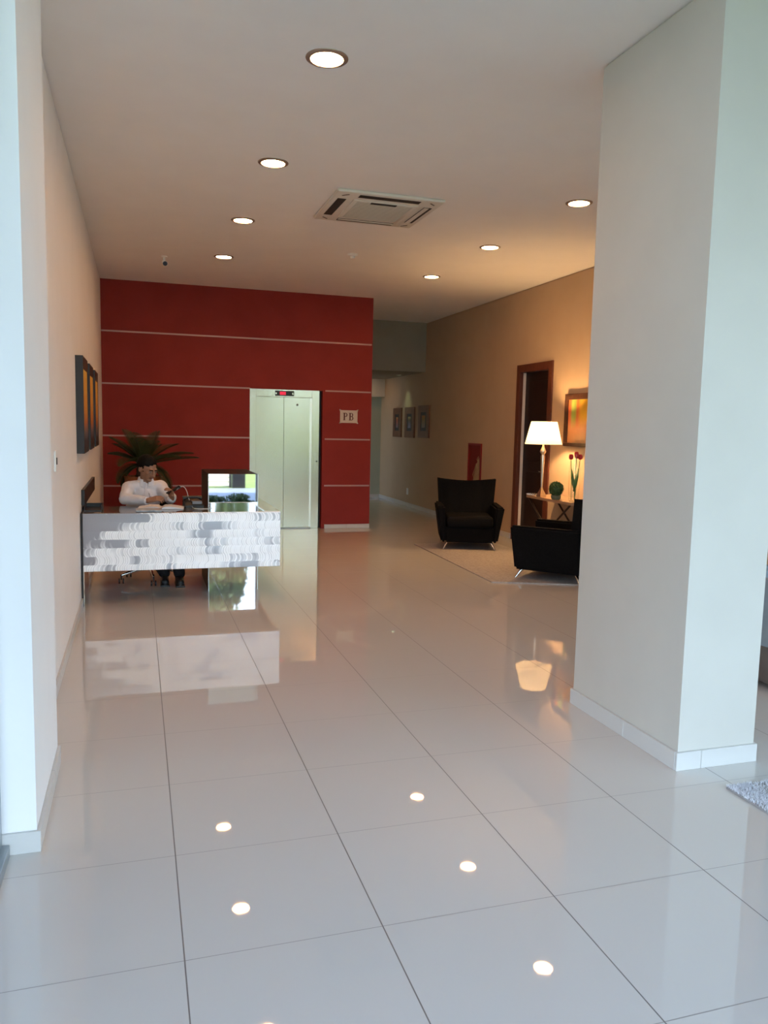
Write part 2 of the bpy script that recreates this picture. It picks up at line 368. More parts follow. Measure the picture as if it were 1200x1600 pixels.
bm = bmesh.new(); lathe(bm, [(0.016, 0), (0.016, 0.003)], n=14); bmesh.ops.transform(bm, matrix=Matrix.Translation((2.31 - cx, 0.085, 1.875)) @ Matrix.Rotation(PI / 2, 4, 'X'), verts=bm.verts)
obj('door_sticker', bm, mat('dull_sticker', (0.28, 0.27, 0.22), 0.6), lf)

# sign PB
sg_ = thing('floor_sign', 'beige notched plaque with dark red letters PB on the red wall', 'sign', (3.09, D, 1.718))
m_plq = noisy(mat('plaque_beige', rough=0.45), (0.56, 0.47, 0.38), (0.62, 0.52, 0.43), 10)
bm = bmesh.new(); w, h, q, e = 0.148, 0.108, 0.022, 0.012
out_ = []
for sx, sy in ((1, 1), (-1, 1), (-1, -1), (1, -1)):
    pts = [(sx * w, sy * (h - q)), (sx * (w - 0.006), sy * (h - 0.004)), (sx * (w - q), sy * h)]
    pts = [(sx * (w - e), sy * (h - q - 0.008)), (sx * (w + 0.002), sy * (h - 0.006)), (sx * (w - 0.006), sy * (h + 0.002)), (sx * (w - q - 0.008), sy * (h - e))]
    if sx * sy < 0: pts = pts[::-1]
    out_ += pts
vs = [bm.verts.new((x, -0.014, z)) for x, z in out_]; fc = bm.faces.new(vs)
ex = bmesh.ops.extrude_face_region(bm, geom=[fc]); bmesh.ops.translate(bm, vec=(0, 0.014, 0), verts=[v for v in ex['geom'] if isinstance(v, bmesh.types.BMVert)])
obj('plaque', bm, m_plq, sg_)
for sx in (1, -1):
    for sy in (1, -1):
        bm = bmesh.new(); ball(bm, (sx * (w - 0.006), -0.016, sy * (h - 0.008)), 0.009, 2, (1, 0.6, 1)); obj('screw_cap', bm, m_chrome, sg_, True)
m_let = mat('letter_dark_red', (0.10, 0.015, 0.012), 0.5)
def letter(ch, cx):
    bm = bmesh.new(); y0, y1 = -0.0185, -0.0141; hh = 0.056; st = 0.020; x0 = cx - 0.034
    box(bm, x0, x0 + st, y0, y1, -hh, hh)
    for z in (-hh, hh - 0.009): box(bm, x0 - 0.008, x0 + st + (0.006 if ch == 'P' and z < 0 else 0.012), y0, y1, z, z + 0.009)
    bowls = [(0.0 - 0.004, hh)] if ch == 'P' else [(-0.003, hh), (-hh, 0.007)]
    for k, (za, zb) in enumerate(bowls):
        zc, ro = (za + zb) / 2, (zb - za) / 2; t_ = 0.0115; xc = x0 + st + 0.012; wid = 0.026 + (0.004 if k else 0)
        box(bm, x0 + st, xc, y0, y1, zb - t_ * 0.8, zb); box(bm, x0 + st, xc, y0, y1, za, za + t_ * 0.8)
        n = 12; rows = []
        for q in range(n + 1):
            a = -PI / 2 + PI * q / n
            o_ = (xc + wid * math.cos(a), zc + ro * math.sin(a)); i_ = (xc + (wid - t_ * 1.3) * math.cos(a), zc + (ro - t_ * 0.8) * math.sin(a))
            rows.append([bm.verts.new(v) for v in ((o_[0], y0, o_[1]), (i_[0], y0, i_[1]), (i_[0], y1, i_[1]), (o_[0], y1, o_[1]))])
        for a, b in zip(rows, rows[1:]):
            for q in range(4): bm.faces.new((a[q], a[(q + 1) % 4], b[(q + 1) % 4], b[q]))
        bm.faces.new(rows[0]); bm.faces.new(rows[-1][::-1])
    obj('letter', bm, m_let, sg_)
letter('P', -0.048); letter('B', 0.042)

# ------------------------------------------------------------------ ceiling fittings
m_diff = emis('lit_diffuser', (1.0, 0.49, 0.19), DOWN_E)
m_ring = mat('satin_ring', (0.42, 0.34, 0.29), 0.35, 0.7)
dl = thing('downlight', '', 'ceiling light', (0.985, 4.33, H), 0, 'recessed downlights in the lobby ceiling')
bm = bmesh.new(); lathe(bm, [(0.114, 0.0), (0.113, -0.004), (0.100, -0.009), (0.089, -0.010), (0.0875, -0.0085), (0.0875, 0.0)], n=40, cap=False)
obj('trim_ring', bm, m_ring, dl, True)
bm = bmesh.new(); lathe(bm, [(0.0870, -0.001), (0.0868, -0.003), (0.001, -0.0032)], n=40)
obj('diffuser', bm, m_diff, dl, True)
spots = [((0.985, 4.33), 'lit round downlight nearest the camera, largest in the left ceiling row'),
         ((0.99, 6.11), 'lit round downlight, second from the camera in the left ceiling row'),
         ((0.99, 7.88), 'lit round downlight, third from the camera in the left ceiling row'),
         ((0.99, 9.64), 'lit round downlight closest to the red wall, between ceiling camera and smoke detector'),
         ((3.63, 6.19), 'lit round downlight beside the upper edge of the right pillar'),
         ((3.633, 7.99), 'lit round downlight in the middle of the right ceiling row'),
         ((3.645, 9.79), 'lit round downlight farthest back in the right ceiling row, above the armchair')]
for i, ((x, y), lab) in enumerate(spots):
    o = dl if i == 0 else copy_tree(dl)
    o.location = (x, y, H); o['label'] = lab
# corridor spot, unlit halo from a cool lamp
cs = thing('corridor_downlight', 'small cool downlight in the low corridor ceiling above the pictures', 'ceiling light', (4.97, 15.05, 2.61))
bm = bmesh.new(); lathe(bm, [(0.05, 0), (0.05, -0.008), (0.036, -0.008), (0.036, 0)], n=20, cap=False); obj('trim_ring', bm, m_ring, cs)
bm = bmesh.new(); lathe(bm, [(0.035, -0.001), (0.001, -0.003)], n=20); obj('diffuser', bm, emis('cool_diffuser', (0.75, 1, 0.62), 4), cs)
d = bpy.data.lights.new('corridor_spot_light', 'SPOT'); d.energy = 11; d.spot_size = 1.3; d.spot_blend = 0.8; d.color = (0.72, 1.0, 0.60); d.shadow_soft_size = 0.03
o = bpy.data.objects.new('corridor_spot_light', d); COL.objects.link(o); o.location = (4.97, 15.05, 2.60); o.rotation_euler = (0, 0, 0)
ch_ = thing('corridor_fill_disc', 'added warm disc on the corridor ceiling standing for light from a side opening', 'ceiling light', (4.55, 16.2, 2.61))  # added glow for the warm light of a side opening
bm = bmesh.new(); lathe(bm, [(0.09, 0), (0.09, -0.008), (0.001, -0.009)], n=20); obj('diffuser', bm, emis('warm_fill_glow', (1, 0.6, 0.28), 22), ch_)

ac = thing('ceiling_air_conditioner', 'beige square cassette air conditioner recessed in the lobby ceiling', 'air conditioner', (2.065, 6.995, H))
bm = bmesh.new(); q = 0.475
# panel body: shallow frustum; dark strips below stand for shade in the slots
box(bm, -q, q, -q, q, -0.028, 0.0, bev=0.014, seg=3)
obj('panel', bm, m_ac, ac, True)
bm = bmesh.new(); box(bm, -0.29, 0.29, -0.29, 0.29, -0.037, -0.026, bev=0.008, seg=2)
gr = obj('intake_grille', bm, m_ac, ac, True)
bm = bmesh.new()
for k in range(22):
    y = -0.255 + k * 0.024; box(bm, -0.25, 0.25, y, y + 0.007, -0.0395, -0.0365)
obj('grille_bars', bm, mat('grille_tan', (0.50, 0.46, 0.39), 0.5), gr)
for k in range(4):
    bm = bmesh.new(); box(bm, -0.27, 0.27, -0.425, -0.350, -0.0300, -0.0275)
    bmesh.ops.rotate(bm, matrix=Matrix.Rotation(k * PI / 2, 3, 'Z'), verts=bm.verts)
    sl = obj('air_slot_shade', bm, m_dark, ac)
    bm = bmesh.new()
    box(bm, -0.265, 0.265, -0.398 if k % 2 else -0.388, -0.355, -0.034, -0.0295, bev=0.0015, seg=1)
    bmesh.ops.rotate(bm, matrix=Matrix.Rotation(k * PI / 2, 3, 'Z'), verts=bm.verts)
    if k in (1, 2): obj('louvre', bm, m_ac, sl)
    else: bm.free()
for sx in (1, -1):
    for sy in (1, -1):
        bm = bmesh.new(); box(bm, -0.035, 0.035, -0.006, 0.006, -0.031, -0.027)
        bmesh.ops.transform(bm, matrix=Matrix.Translation((sx * 0.385, sy * 0.385, 0)) @ Matrix.Rotation(-sx * sy * PI / 4, 4, 'Z'), verts=bm.verts)
        obj('corner_notch', bm, mat('notch_brown', (0.12, 0.09, 0.06), 0.6), ac)
obj('signal_window', B(-0.13, 0.10, -0.275, -0.235, -0.041, -0.036), m_dark, ac)

sd = thing('smoke_detector', 'small white round smoke detector on the ceiling', 'smoke detector', (2.355, 8.91, H))
bm = bmesh.new(); lathe(bm, [(0.055, 0), (0.055, -0.012), (0.045, -0.02), (0.03, -0.024)], n=24); obj('base', bm, m_white, sd, True)
bm = bmesh.new(); lathe(bm, [(0.026, -0.023), (0.028, -0.04), (0.018, -0.052)], n=20); obj('sensor_head', bm, m_white, sd, True)
sc_ = thing('security_camera', 'tiny black bullet camera hanging from a white ceiling mount', 'camera', (0.325, 9.9, H))
bm = bmesh.new(); lathe(bm, [(0.035, 0), (0.035, -0.01), (0.012, -0.015), (0.010, -0.06)], n=20); obj('mount', bm, m_white, sc_, True)
bm = bmesh.new(); tube(bm, [(0.0, 0.05, -0.065), (0.008, -0.055, -0.095)], [0.026, 0.030], 16); bd = obj('camera_body', bm, m_white, sc_, True)
bm = bmesh.new(); tube(bm, [(0.008, -0.052, -0.094), (0.0085, -0.062, -0.0975)], [0.027, 0.025], 16); obj('lens', bm, m_bplastic, bd, True)

# ------------------------------------------------------------------ reception desk
DY, DT, DB = 7.0, 0.795, 0.300
dk = thing('reception_desk', 'floating reception desk clad in hand-ground silver metal with a mirrored tower', 'desk', (0, 0, 0))
m_top = mat('glossy_dark_top', (0.10, 0.095, 0.09), 0.06, 0.0, ior=1.6)
noisy(m_top, (0.09, 0.085, 0.08), (0.12, 0.11, 0.10), 4)
obj('front_panel', B(-0.446, 1.222, DY, DY + 0.03, DB, DT, bev=0.002, seg=1), m_swx, dk)
obj('side_panel', B(1.192, 1.222, DY + 0.031, 8.6, DB, DT, bev=0.002, seg=1), m_swy, dk)
bm = bmesh.new(); box(bm, -0.45, 1.19, DY + 0.031, 7.62, DT - 0.03, DT - 0.001); box(bm, 1.085, 1.19, 7.62, 8.6, DT - 0.03, DT - 0.001)
box(bm, 0.66, 1.085, 8.29, 8.6, DT - 0.03, DT - 0.001)
obj('worktop', bm, m_top, dk)
bm = bmesh.new(); box(bm, -0.44, 1.19, DY + 0.031, 7.10, DB, DB + 0.02); box(bm, -0.44, 0.62, DY + 0.1, 7.60, DT - 0.05, DT - 0.031)
obj('underside_panel', bm, m_wall, dk)
obj('end_panel', B(-0.462, -0.448, DY, 7.62, 0.0, DT, bev=0.001, seg=1), m_bplastic, dk)
obj('wing_top', B(1.084, 1.222, DY + 0.031, 8.6, DT + 0.0002, DT + 0.004), mat('satin_metal_top', (0.80, 0.80, 0.74), 0.22, 0.9), dk)
# mirrored tower runs from the floor through the desk
tw = obj('mirror_tower', B(0.625, 1.083, 7.456, 8.275, 0.0, 1.103, bev=0.0015, seg=1), mat('black_lacquer', (0.006, 0.006, 0.008), 0.4, spec=0.25), dk)
obj('mirror_front', B(0.625, 1.083, 7.45, 7.4555, 0.0, 1.103), m_mirror, tw)
bm = bmesh.new()
for x in (0.625, 1.083):
    box(bm, x - 0.003, x + 0.003, 7.445, 7.451, 0, 1.103)
obj('bright_edge', bm, m_edge, tw)
obj('end_glass', B(-0.447, -0.441, 7.02, 7.60, 0.0, DB - 0.002), m_mirror, dk)
# scribbled signature low on the right of the front
bm = bmesh.new()
tube(bm, [(1.165 + 0.006 * k + 0.006 * math.sin(k * 1.9), DY - 0.001, 0.350 + 0.012 * math.sin(k * 2.3)) for k in range(9)], 0.0018, 5)
obj('signature', bm, mat('scribble_grey', (0.06, 0.06, 0.07), 0.5), dk)

# magazines and papers
m_paper = mat('paper', (0.74, 0.76, 0.80), 0.5); m_cover = noisy(mat('magazine_cover', rough=0.3), (0.18, 0.22, 0.26), (0.55, 0.58, 0.62), 9)
mz = thing('open_magazine', 'open magazine with curling pages lying on the reception desk', 'magazine', (0.20, 7.40, DT), -0.08)
bm = bmesh.new()
for s in (-1, 1):
    pr = [(0, 0.004), (0.03, 0.022), (0.09, 0.024), (0.16, 0.012), (0.20, 0.006)]
    a = [bm.verts.new((s * x, -0.11, z)) for x, z in pr]; b = [bm.verts.new((s * x, 0.11, z)) for x, z in pr]
    a0 = [bm.verts.new((s * x, -0.11, 0.001)) for x, z in pr]; b0 = [bm.verts.new((s * x, 0.11, 0.001)) for x, z in pr]
    for i in range(4):
        bm.faces.new((a[i], a[i + 1], b[i + 1], b[i])); bm.faces.new((a0[i], a0[i + 1], a[i + 1], a[i])); bm.faces.new((b0[i], b0[i + 1], b[i + 1], b[i])); bm.faces.new((a0[i], a0[i + 1], b0[i + 1], b0[i]))
    bm.faces.new((a0[4], b0[4], b[4], a[4]))
obj('pages', bm, m_paper, mz, True)
tag(obj('folded_newspaper', B(-0.02, 0.20, 7.08, 7.25, DT, DT + 0.016, bev=0.004), m_cover), 'grey folded newspaper at the front edge of the desk', 'newspaper')
tag(obj('wall_panel', B(XL, -0.438, 7.20, 8.90, 0.843, 0.978, bev=0.002), m_bplastic), 'long black panel fixed to the left wall just above the desk end', 'wall panel')
lt = thing('document_tray', 'low black tray in the left corner of the reception desk', 'tray', (-0.36, 7.36, DT))
obj('base', B(-0.085, 0.06, -0.16, 0.16, 0, 0.008), m_bplastic, lt)
for (x0, x1, y0, y1) in ((-0.085, -0.078, -0.16, 0.16), (0.053, 0.06, -0.16, 0.16), (-0.078, 0.053, 0.153, 0.16)): obj('rim', B(x0, x1, y0, y1, 0.008, 0.04), m_bplastic, lt)
# black telephone next to the tower
tp = thing('desk_telephone', 'black desk telephone beside the mirrored tower', 'telephone', (0.49, 7.50, DT), 0.1)
bm = bmesh.new(); vs = [(x, y, z) for x in (-0.085, 0.085) for y, z in ((-0.09, 0), (-0.09, 0.02), (0.09, 0.07), (0.09, 0))]
v = [bm.verts.new(p) for p in vs]
bm.faces.new(v[0:4]); bm.faces.new(v[4:8][::-1])
for i in range(4): bm.faces.new((v[i], v[(i + 1) % 4], v[4 + (i + 1) % 4], v[4 + i]))
bmesh.ops.bevel(bm, geom=bm.edges[:], offset=0.005, segments=2, affect='EDGES'); obj('base', bm, m_bplastic, tp)
bm = bmesh.new(); tube(bm, [(-0.085, 0.045, 0.075), (-0.05, 0.045, 0.085), (0.05, 0.045, 0.085), (0.085, 0.045, 0.075)], [0.024, 0.014, 0.014, 0.024], 10); obj('handset', bm, m_bplastic, tp, True)
obj('keypad', B(-0.015, 0.07, -0.06, 0.03, 0.030, 0.056), mat('grey_keys', (0.2, 0.2, 0.21), 0.5), tp)

# ------------------------------------------------------------------ office chair
oc = thing('office_chair', 'black office chair on a chrome five-star base behind the desk', 'office chair', (0.10, 8.08, 0), 0.0)
for k in range(5):
    a = -PI / 2 + 0.12 + k * 2 * PI / 5
    bm = bmesh.new(); tube(bm, [(0, 0, 0.13), (0.15 * math.cos(a), 0.15 * math.sin(a), 0.115), (0.29 * math.cos(a), 0.29 * math.sin(a), 0.085)], [0.022, 0.018, 0.013], 10)
    lg = obj('leg', bm, m_chrome, oc, True)
    bm = bmesh.new(); cx_, cy_ = 0.29 * math.cos(a), 0.29 * math.sin(a)
    tube(bm, [(cx_, cy_, 0.09), (cx_, cy_, 0.04)], 0.007, 8)
    tube(bm, [(cx_ - 0.012, cy_, 0.027), (cx_ - 0.026, cy_, 0.027)], 0.027, 14); tube(bm, [(cx_ + 0.012, cy_, 0.027), (cx_ + 0.026, cy_, 0.027)], 0.027, 14)
    obj('caster', bm, m_bplastic, lg, True)
bm = bmesh.new(); tube(bm, [(0, 0, 0.12), (0, 0, 0.42)], [0.026, 0.022], 14); obj('gas_lift', bm, m_chrome, oc, True)
obj('seat', B(-0.24, 0.24, -0.24, 0.24, 0.40, 0.465, bev=0.03, seg=4), m_black, oc, True)
bm = bmesh.new(); box(bm, -0.21, 0.21, 0.22, 0.275, 0.50, 0.93, bev=0.025, seg=4); obj('backrest', bm, m_black, oc, True)
bm = bmesh.new(); tube(bm, [(0, 0.1, 0.40), (0, 0.27, 0.39), (0, 0.30, 0.50), (0, 0.28, 0.7)], 0.014, 8); obj('back_stem', bm, m_bplastic, oc, True)

# ------------------------------------------------------------------ person
m_skin = mat('skin', (0.33, 0.165, 0.10), 0.5, sss=0.0)
m_shirt = noisy(mat('white_shirt_cotton', rough=0.8), (0.74, 0.74, 0.80), (0.80, 0.80, 0.86), 14, bump=0.25, dist=0.006)
m_trouser = mat('black_trousers', (0.012, 0.012, 0.016), 0.8); m_hair = noisy(mat('black_hair', rough=0.7, spec=0.15), (0.003, 0.0025, 0.002), (0.008, 0.006, 0.005), 60, bump=0.5)
def cap(bm, a, b, ra, rb, n=14):
    a, b = Vector(a), Vector(b); k = max(3, int((b - a).length / (0.35 * min(ra, rb))))
    tube(bm, [a.lerp(b, i / k) for i in range(k + 1)], [ra + (rb - ra) * i / k for i in range(k + 1)], n)
    ball(bm, a, ra, 2); ball(bm, b, rb, 2)
def remesh(name, bm, m, parent, vox, smooth=3, fac=0.5):
    o = obj(name, bm, m, parent)
    md = o.modifiers.new('r', 'REMESH'); md.mode = 'VOXEL'; md.voxel_size = vox
    sm = o.modifiers.new('s', 'SMOOTH'); sm.iterations = smooth; sm.factor = fac
    dg = bpy.context.evaluated_depsgraph_get(); me = bpy.data.meshes.new_from_object(o.evaluated_get(dg))
    o.modifiers.clear(); old = o.data; o.data = me; bpy.data.meshes.remove(old); me.name = name
    if not me.materials: me.materials.append(m)
    me.polygons.foreach_set('use_smooth', [True] * len(me.polygons))
    return o
ps = thing('person', 'seated man in a white shirt behind the desk looking down at a phone', 'person', (0.06, 7.98, 0))
T = Vector((0.06, 7.98, 0))
def P(x, y, z): return Vector((x, y, z)) - T
J = dict(pel=P(0.04, 8.06, 0.635), wst=P(0.045, 8.04, 0.73), chs=P(0.055, 7.99, 0.85), nkb=P(0.068, 7.955, 0.985), nkt=P(0.080, 7.925, 1.055),
         shR=P(-0.085, 7.955, 0.935), elR=P(-0.115, 7.76, 0.845), wrR=P(0.085, 7.60, 0.845),
         shL=P(0.205, 7.975, 0.940), elL=P(0.300, 7.80, 0.845), wrL=P(0.300, 7.615, 0.860),
         hpR=P(-0.04, 8.02, 0.57), knR=P(0.02, 7.66, 0.55), anR=P(0.24, 7.92, 0.09),
         hpL=P(0.13, 8.02, 0.57), knL=P(0.30, 7.66, 0.55), anL=P(0.38, 7.86, 0.09))
def R3(e): 
    from mathutils import Euler
    return Euler(e).to_quaternion()
HQ = R3((0.38, 0.0, 0.0)); HQ = R3((0, 0, 0.72)) @ HQ        # head looks down and to the man's left
HC = P(0.088, 7.900, 1.125)
def hp(x, y, z): return HC + HQ @ Vector((x, y, z))        # local: -y is the face direction
bm = bmesh.new()
# torso
cap(bm, J['pel'], J['wst'], 0.145, 0.135); cap(bm, J['wst'], J['chs'], 0.135, 0.125)
ball(bm, J['chs'] + Vector((0.0, 0.01, 0.0)), 0.14, 3, (1.12, 0.80, 1.0))
for s in 'RL':
    cap(bm, J['nkb'] - Vector((0, 0, 0.04)), J['sh' + s], 0.062, 0.056)
    cap(bm, J['sh' + s], J['el' + s], 0.056, 0.042); cap(bm, J['el' + s], J['wr' + s], 0.041, 0.026)
    cap(bm, J['hp' + s], J['kn' + s], 0.088, 0.060); cap(bm, J['kn' + s], J['an' + s], 0.058, 0.038)
    a = J['an' + s]; cap(bm, a + Vector((0, 0.03, -0.04)), a + Vector((0.0, -0.14, -0.062)), 0.036, 0.026)
cap(bm, J['nkb'] - Vector((0, 0, 0.03)), J['nkt'] + Vector((0, 0, 0.02)), 0.060, 0.055)
# head
ball(bm, hp(0, 0.012, 0.022), 0.1, 3, (0.78, 0.96, 0.92), HQ); ball(bm, hp(0, -0.018, -0.035), 0.1, 3, (0.64, 0.70, 0.76), HQ)
ball(bm, hp(0, -0.060, -0.092), 0.028, 2, (1.1, 0.9, 0.8), HQ)                       # chin
cap(bm, hp(0, -0.088, 0.012), hp(0, -0.110, -0.030), 0.009, 0.014)                    # nose
ball(bm, hp(0.011, -0.098, -0.034), 0.009, 2); ball(bm, hp(-0.011, -0.098, -0.034), 0.009, 2)
cap(bm, hp(-0.036, -0.076, 0.022), hp(0.036, -0.076, 0.022), 0.012, 0.012)            # brow
for s in (-1, 1):
    ball(bm, hp(s * 0.045, -0.062, -0.022), 0.020, 2); ball(bm, hp(s * 0.077, 0.012, -0.008), 0.026, 2, (0.35, 0.75, 1.15), HQ)
# hands: palm + thumb + four bent fingers, right hand lies relaxed, left holds the phone
def hand(w, dirv, nrm, side, curl, L_=0.092):
    d = dirv.normalized(); nn = (nrm - nrm.dot(d) * d).normalized(); x = d.cross(nn).normalized() * side
    pc = w + d * 0.045
    for k in range(4):
        cap(bm, w + x * (0.012 * (k - 1.5)), w + d * 0.082 + x * (0.0195 * (k - 1.5)), 0.014, 0.0115)
    lens = (0.070, 0.080, 0.074, 0.058)
    for k in range(4):
        q = w + d * 0.086 + x * (0.0205 * (k - 1.5)); dd = d.copy(); ang = 0
        for j, fr in enumerate((0.45, 0.32, 0.23)):
            ang += curl[j] + 0.05 * k
            dd = d * math.cos(ang) - nn * math.sin(ang)
            q2 = q + dd * lens[k] * fr; cap(bm, q, q2, 0.0088 - 0.0006 * j, 0.0082 - 0.0006 * j, 10); q = q2
    q = w + d * 0.022 - x * 0.026; dd = (d * 0.75 - x * 0.55 - nn * 0.35).normalized()
    cap(bm, w + d * 0.012 - x * 0.012, q, 0.013, 0.013)
    q2 = q + dd * 0.036; cap(bm, q, q2, 0.0115, 0.0100, 10)
    dd = (d * 0.8 - x * 0.05 - nn * 0.6).normalized(); cap(bm, q2, q2 + dd * 0.030, 0.0098, 0.0085, 10)
hand(J['wrR'], Vector((0.93, -0.15, 0.22)), Vector((0.1, -0.5, 0.85)), 1, (0.25, 0.45, 0.35))
hand(J['wrL'], Vector((-0.10, -0.42, 0.80)), Vector((0.75, 0.55, 0.30)), 1, (0.35, 0.75, 0.55))
body = remesh('body', bm, m_skin, ps, 0.0045, 2)
# shirt
bm = bmesh.new()
cap(bm, J['pel'] + Vector((0, 0, 0.01)), J['wst'], 0.165, 0.158, 24); cap(bm, J['wst'], J['chs'], 0.158, 0.142, 24)
ball(bm, J['chs'] + Vector((0.0, 0.005, 0.0)), 0.152, 3, (1.15, 0.86, 1.0))
for s in 'RL':
    cap(bm, J['nkb'] - Vector((0, 0, 0.045)), J['sh' + s], 0.070, 0.066, 18)
    e = J['el' + s]; w_ = J['wr' + s]; cap(bm, J['sh' + s], e, 0.068, 0.055, 18); cap(bm, e, e.lerp(w_, 0.93), 0.054, 0.037, 18)
cap(bm, J['nkb'] - Vector((0, 0, 0.05)), J['nkb'] + Vector((0.002, -0.004, 0.012)), 0.074, 0.066, 20)
sh = remesh('shirt', bm, m_shirt, ps, 0.006, 2)
for v in sh.data.vertices:    # folds
    p = v.co; k = noise.noise(p * 9) * 0.010 + noise.noise(Vector((p.x * 14, p.y * 14, p.z * 28))) * 0.005
    v.co = p + v.normal * k
# collar: two wings round the neck
bm = bmesh.new(); n_ = 28; rings = []
nc = J['nkb'] + Vector((0.004, -0.006, 0.006))
for i in range(n_ + 1):
    a = -PI / 2 + 0.34 + (2 * PI - 0.68) * i / n_
    dv = Vector((math.cos(a), math.sin(a), 0)); fr = max(0, -math.sin(a)); hgt = 0.050 - 0.024 * fr
    rings.append([bm.verts.new(nc + dv * rr + Vector((0, 0, z))) for rr, z in ((0.066, 0.0), (0.063, hgt), (0.067, hgt + 0.002), (0.083 + 0.006 * fr, -0.006 - 0.034 * fr), (0.079, -0.012 - 0.034 * fr))])
for a, b in zip(rings, rings[1:]):
    for i in range(4): bm.faces.new((a[i], a[i + 1], b[i + 1], b[i]))
obj('collar', bm, m_shirt, ps, True)
bm = bmesh.new()
tube(bm, [nc + Vector((0.004, -0.068, -0.005)), J['chs'] + Vector((0.012, -0.137, 0.06)), J['chs'] + Vector((0.014, -0.148, -0.02)), J['wst'] + Vector((0.012, -0.165, 0.02))], 0.0075, 8)
obj('placket', bm, m_shirt, ps, True)
# eyeglasses/pen clip hanging at the chest
bm = bmesh.new(); c0 = J['chs'] + Vector((0.045, -0.150, 0.045))
tube(bm, [c0, c0 + Vector((0.004, -0.004, -0.02)), c0 + Vector((0.008, -0.004, -0.045)), c0 + Vector((0.016, -0.002, -0.03))], 0.0022, 6); obj('pen_clip', bm, m_bplastic, ps)
for s in 'RL':
    e, w_ = J['el' + s], J['wr' + s]; dv = (w_ - e).normalized()
    bm = bmesh.new(); tube(bm, [e.lerp(w_, 0.80), e.lerp(w_, 0.96)], [0.040, 0.038], 20); obj('cuff', bm, m_shirt, ps, True)
# trousers, shoes
bm = bmesh.new(); cap(bm, J['pel'] - Vector((0, 0, 0.01)), J['pel'] + Vector((0, 0, 0.02)), 0.158, 0.150)
for s in 'RL':
    cap(bm, J['hp' + s], J['kn' + s], 0.098, 0.072); cap(bm, J['kn' + s], J['an' + s] + Vector((0, 0, 0.01)), 0.072, 0.056)
remesh('trousers', bm, m_trouser, ps, 0.008, 3)
for s in 'RL':
    a = J['an' + s]; bm = bmesh.new(); cap(bm, a + Vector((0, 0.035, -0.045)), a + Vector((0, -0.16, -0.050)), 0.043, 0.038); box(bm, a.x - 0.045, a.x + 0.045, a.y - 0.20, a.y + 0.08, a.z - 0.09, a.z - 0.075)
    remesh('shoe', bm, m_bplastic, ps, 0.006, 2)
# hair: cap over the skull, receding at the temples
bm = bmesh.new()
ball(bm, hp(0, 0.022, 0.034), 0.1, 4, (0.845, 0.985, 0.945), HQ)
inv = HQ.inverted()
dl_ = [v for v in bm.verts if (lambda q: (q.y < -0.062 and q.z < 0.060) or (-0.062 <= q.y < -0.030 and q.z < 0.040) or (-0.030 <= q.y < -0.012 and q.z < -0.020) or (-0.012 <= q.y < 0.035 and q.z < 0.010) or q.z < -0.055)(inv @ (v.co - HC))]
bmesh.ops.delete(bm, geom=dl_, context='VERTS')
for v in bm.verts: v.co += (v.co - HC).normalized() * noise.noise(v.co * 60) * 0.006
bmesh.ops.recalc_face_normals(bm, faces=bm.faces[:])
ho = obj('hair', bm, m_hair, ps, True); md = ho.modifiers.new('s', 'SOLIDIFY'); md.thickness = 0.010; md.offset = -0.5
for s in (-1, 1):
    bm = bmesh.new(); cap(bm, hp(s * 0.048, -0.086, 0.022), hp(s * 0.018, -0.093, 0.020), 0.004, 0.005, 8); obj('eyebrow', bm, m_hair, ps, True)
    bm = bmesh.new(); ball(bm, hp(s * 0.031, -0.0795, 0.001), 0.011, 2, (1.25, 0.8, 0.55), HQ)
    ey = obj('eye', bm, mat('eye_white', (0.45, 0.40, 0.36), 0.3), ps, True)
    bm = bmesh.new(); ball(bm, hp(s * 0.031, -0.0855, -0.001), 0.0055, 2, (1, 0.6, 1), HQ); obj('iris', bm, m_bplastic, ey, True)
    bm = bmesh.new(); cap(bm, hp(s * 0.043, -0.083, 0.007), hp(s * 0.019, -0.086, 0.008), 0.0035, 0.0035, 8); obj('eyelid', bm, m_skin, ps, True)
bm = bmesh.new(); cap(bm, hp(-0.018, -0.083, -0.062), hp(0.018, -0.083, -0.062), 0.0055, 0.0055, 8); ball(bm, hp(0, -0.087, -0.064), 0.008, 2, (1.9, 0.7, 0.7), HQ)
obj('lips', bm, mat('lips', (0.22, 0.075, 0.06), 0.4), ps, True)

# phone and its cable
ph = thing('smartphone', "black phone held in the seated man's raised hand", 'phone', (0.318, 7.555, 0.945))
bm = bmesh.new(); box(bm, -0.036, 0.036, -0.004, 0.004, -0.07, 0.07, bev=0.003)
Mr = Matrix.Rotation(0.75, 4, 'Z') @ Matrix.Rotation(0.95, 4, 'X') @ Matrix.Rotation(0.5, 4, 'Y')
bmesh.ops.transform(bm, matrix=Mr, verts=bm.verts); obj('case', bm, m_bplastic, ph)
bm = bmesh.new(); box(bm, -0.032, 0.032, 0.0041, 0.0046, -0.064, 0.064); bmesh.ops.transform(bm, matrix=Mr, verts=bm.verts)
obj('screen', bm, mat('phone_screen', (0.02, 0.025, 0.035), 0.1), ph)
bm = bmesh.new()
cpts = [(0.345, 7.55, 0.950), (0.375, 7.55, 0.975), (0.410, 7.55, 0.975), (0.435, 7.54, 0.935), (0.450, 7.53, 0.875), (0.468, 7.52, 0.825), (0.480, 7.36, 0.800), (0.52, 7.30, 0.798), (0.60, 7.30, 0.798), (0.66, 7.38, 0.798)]
fine = []
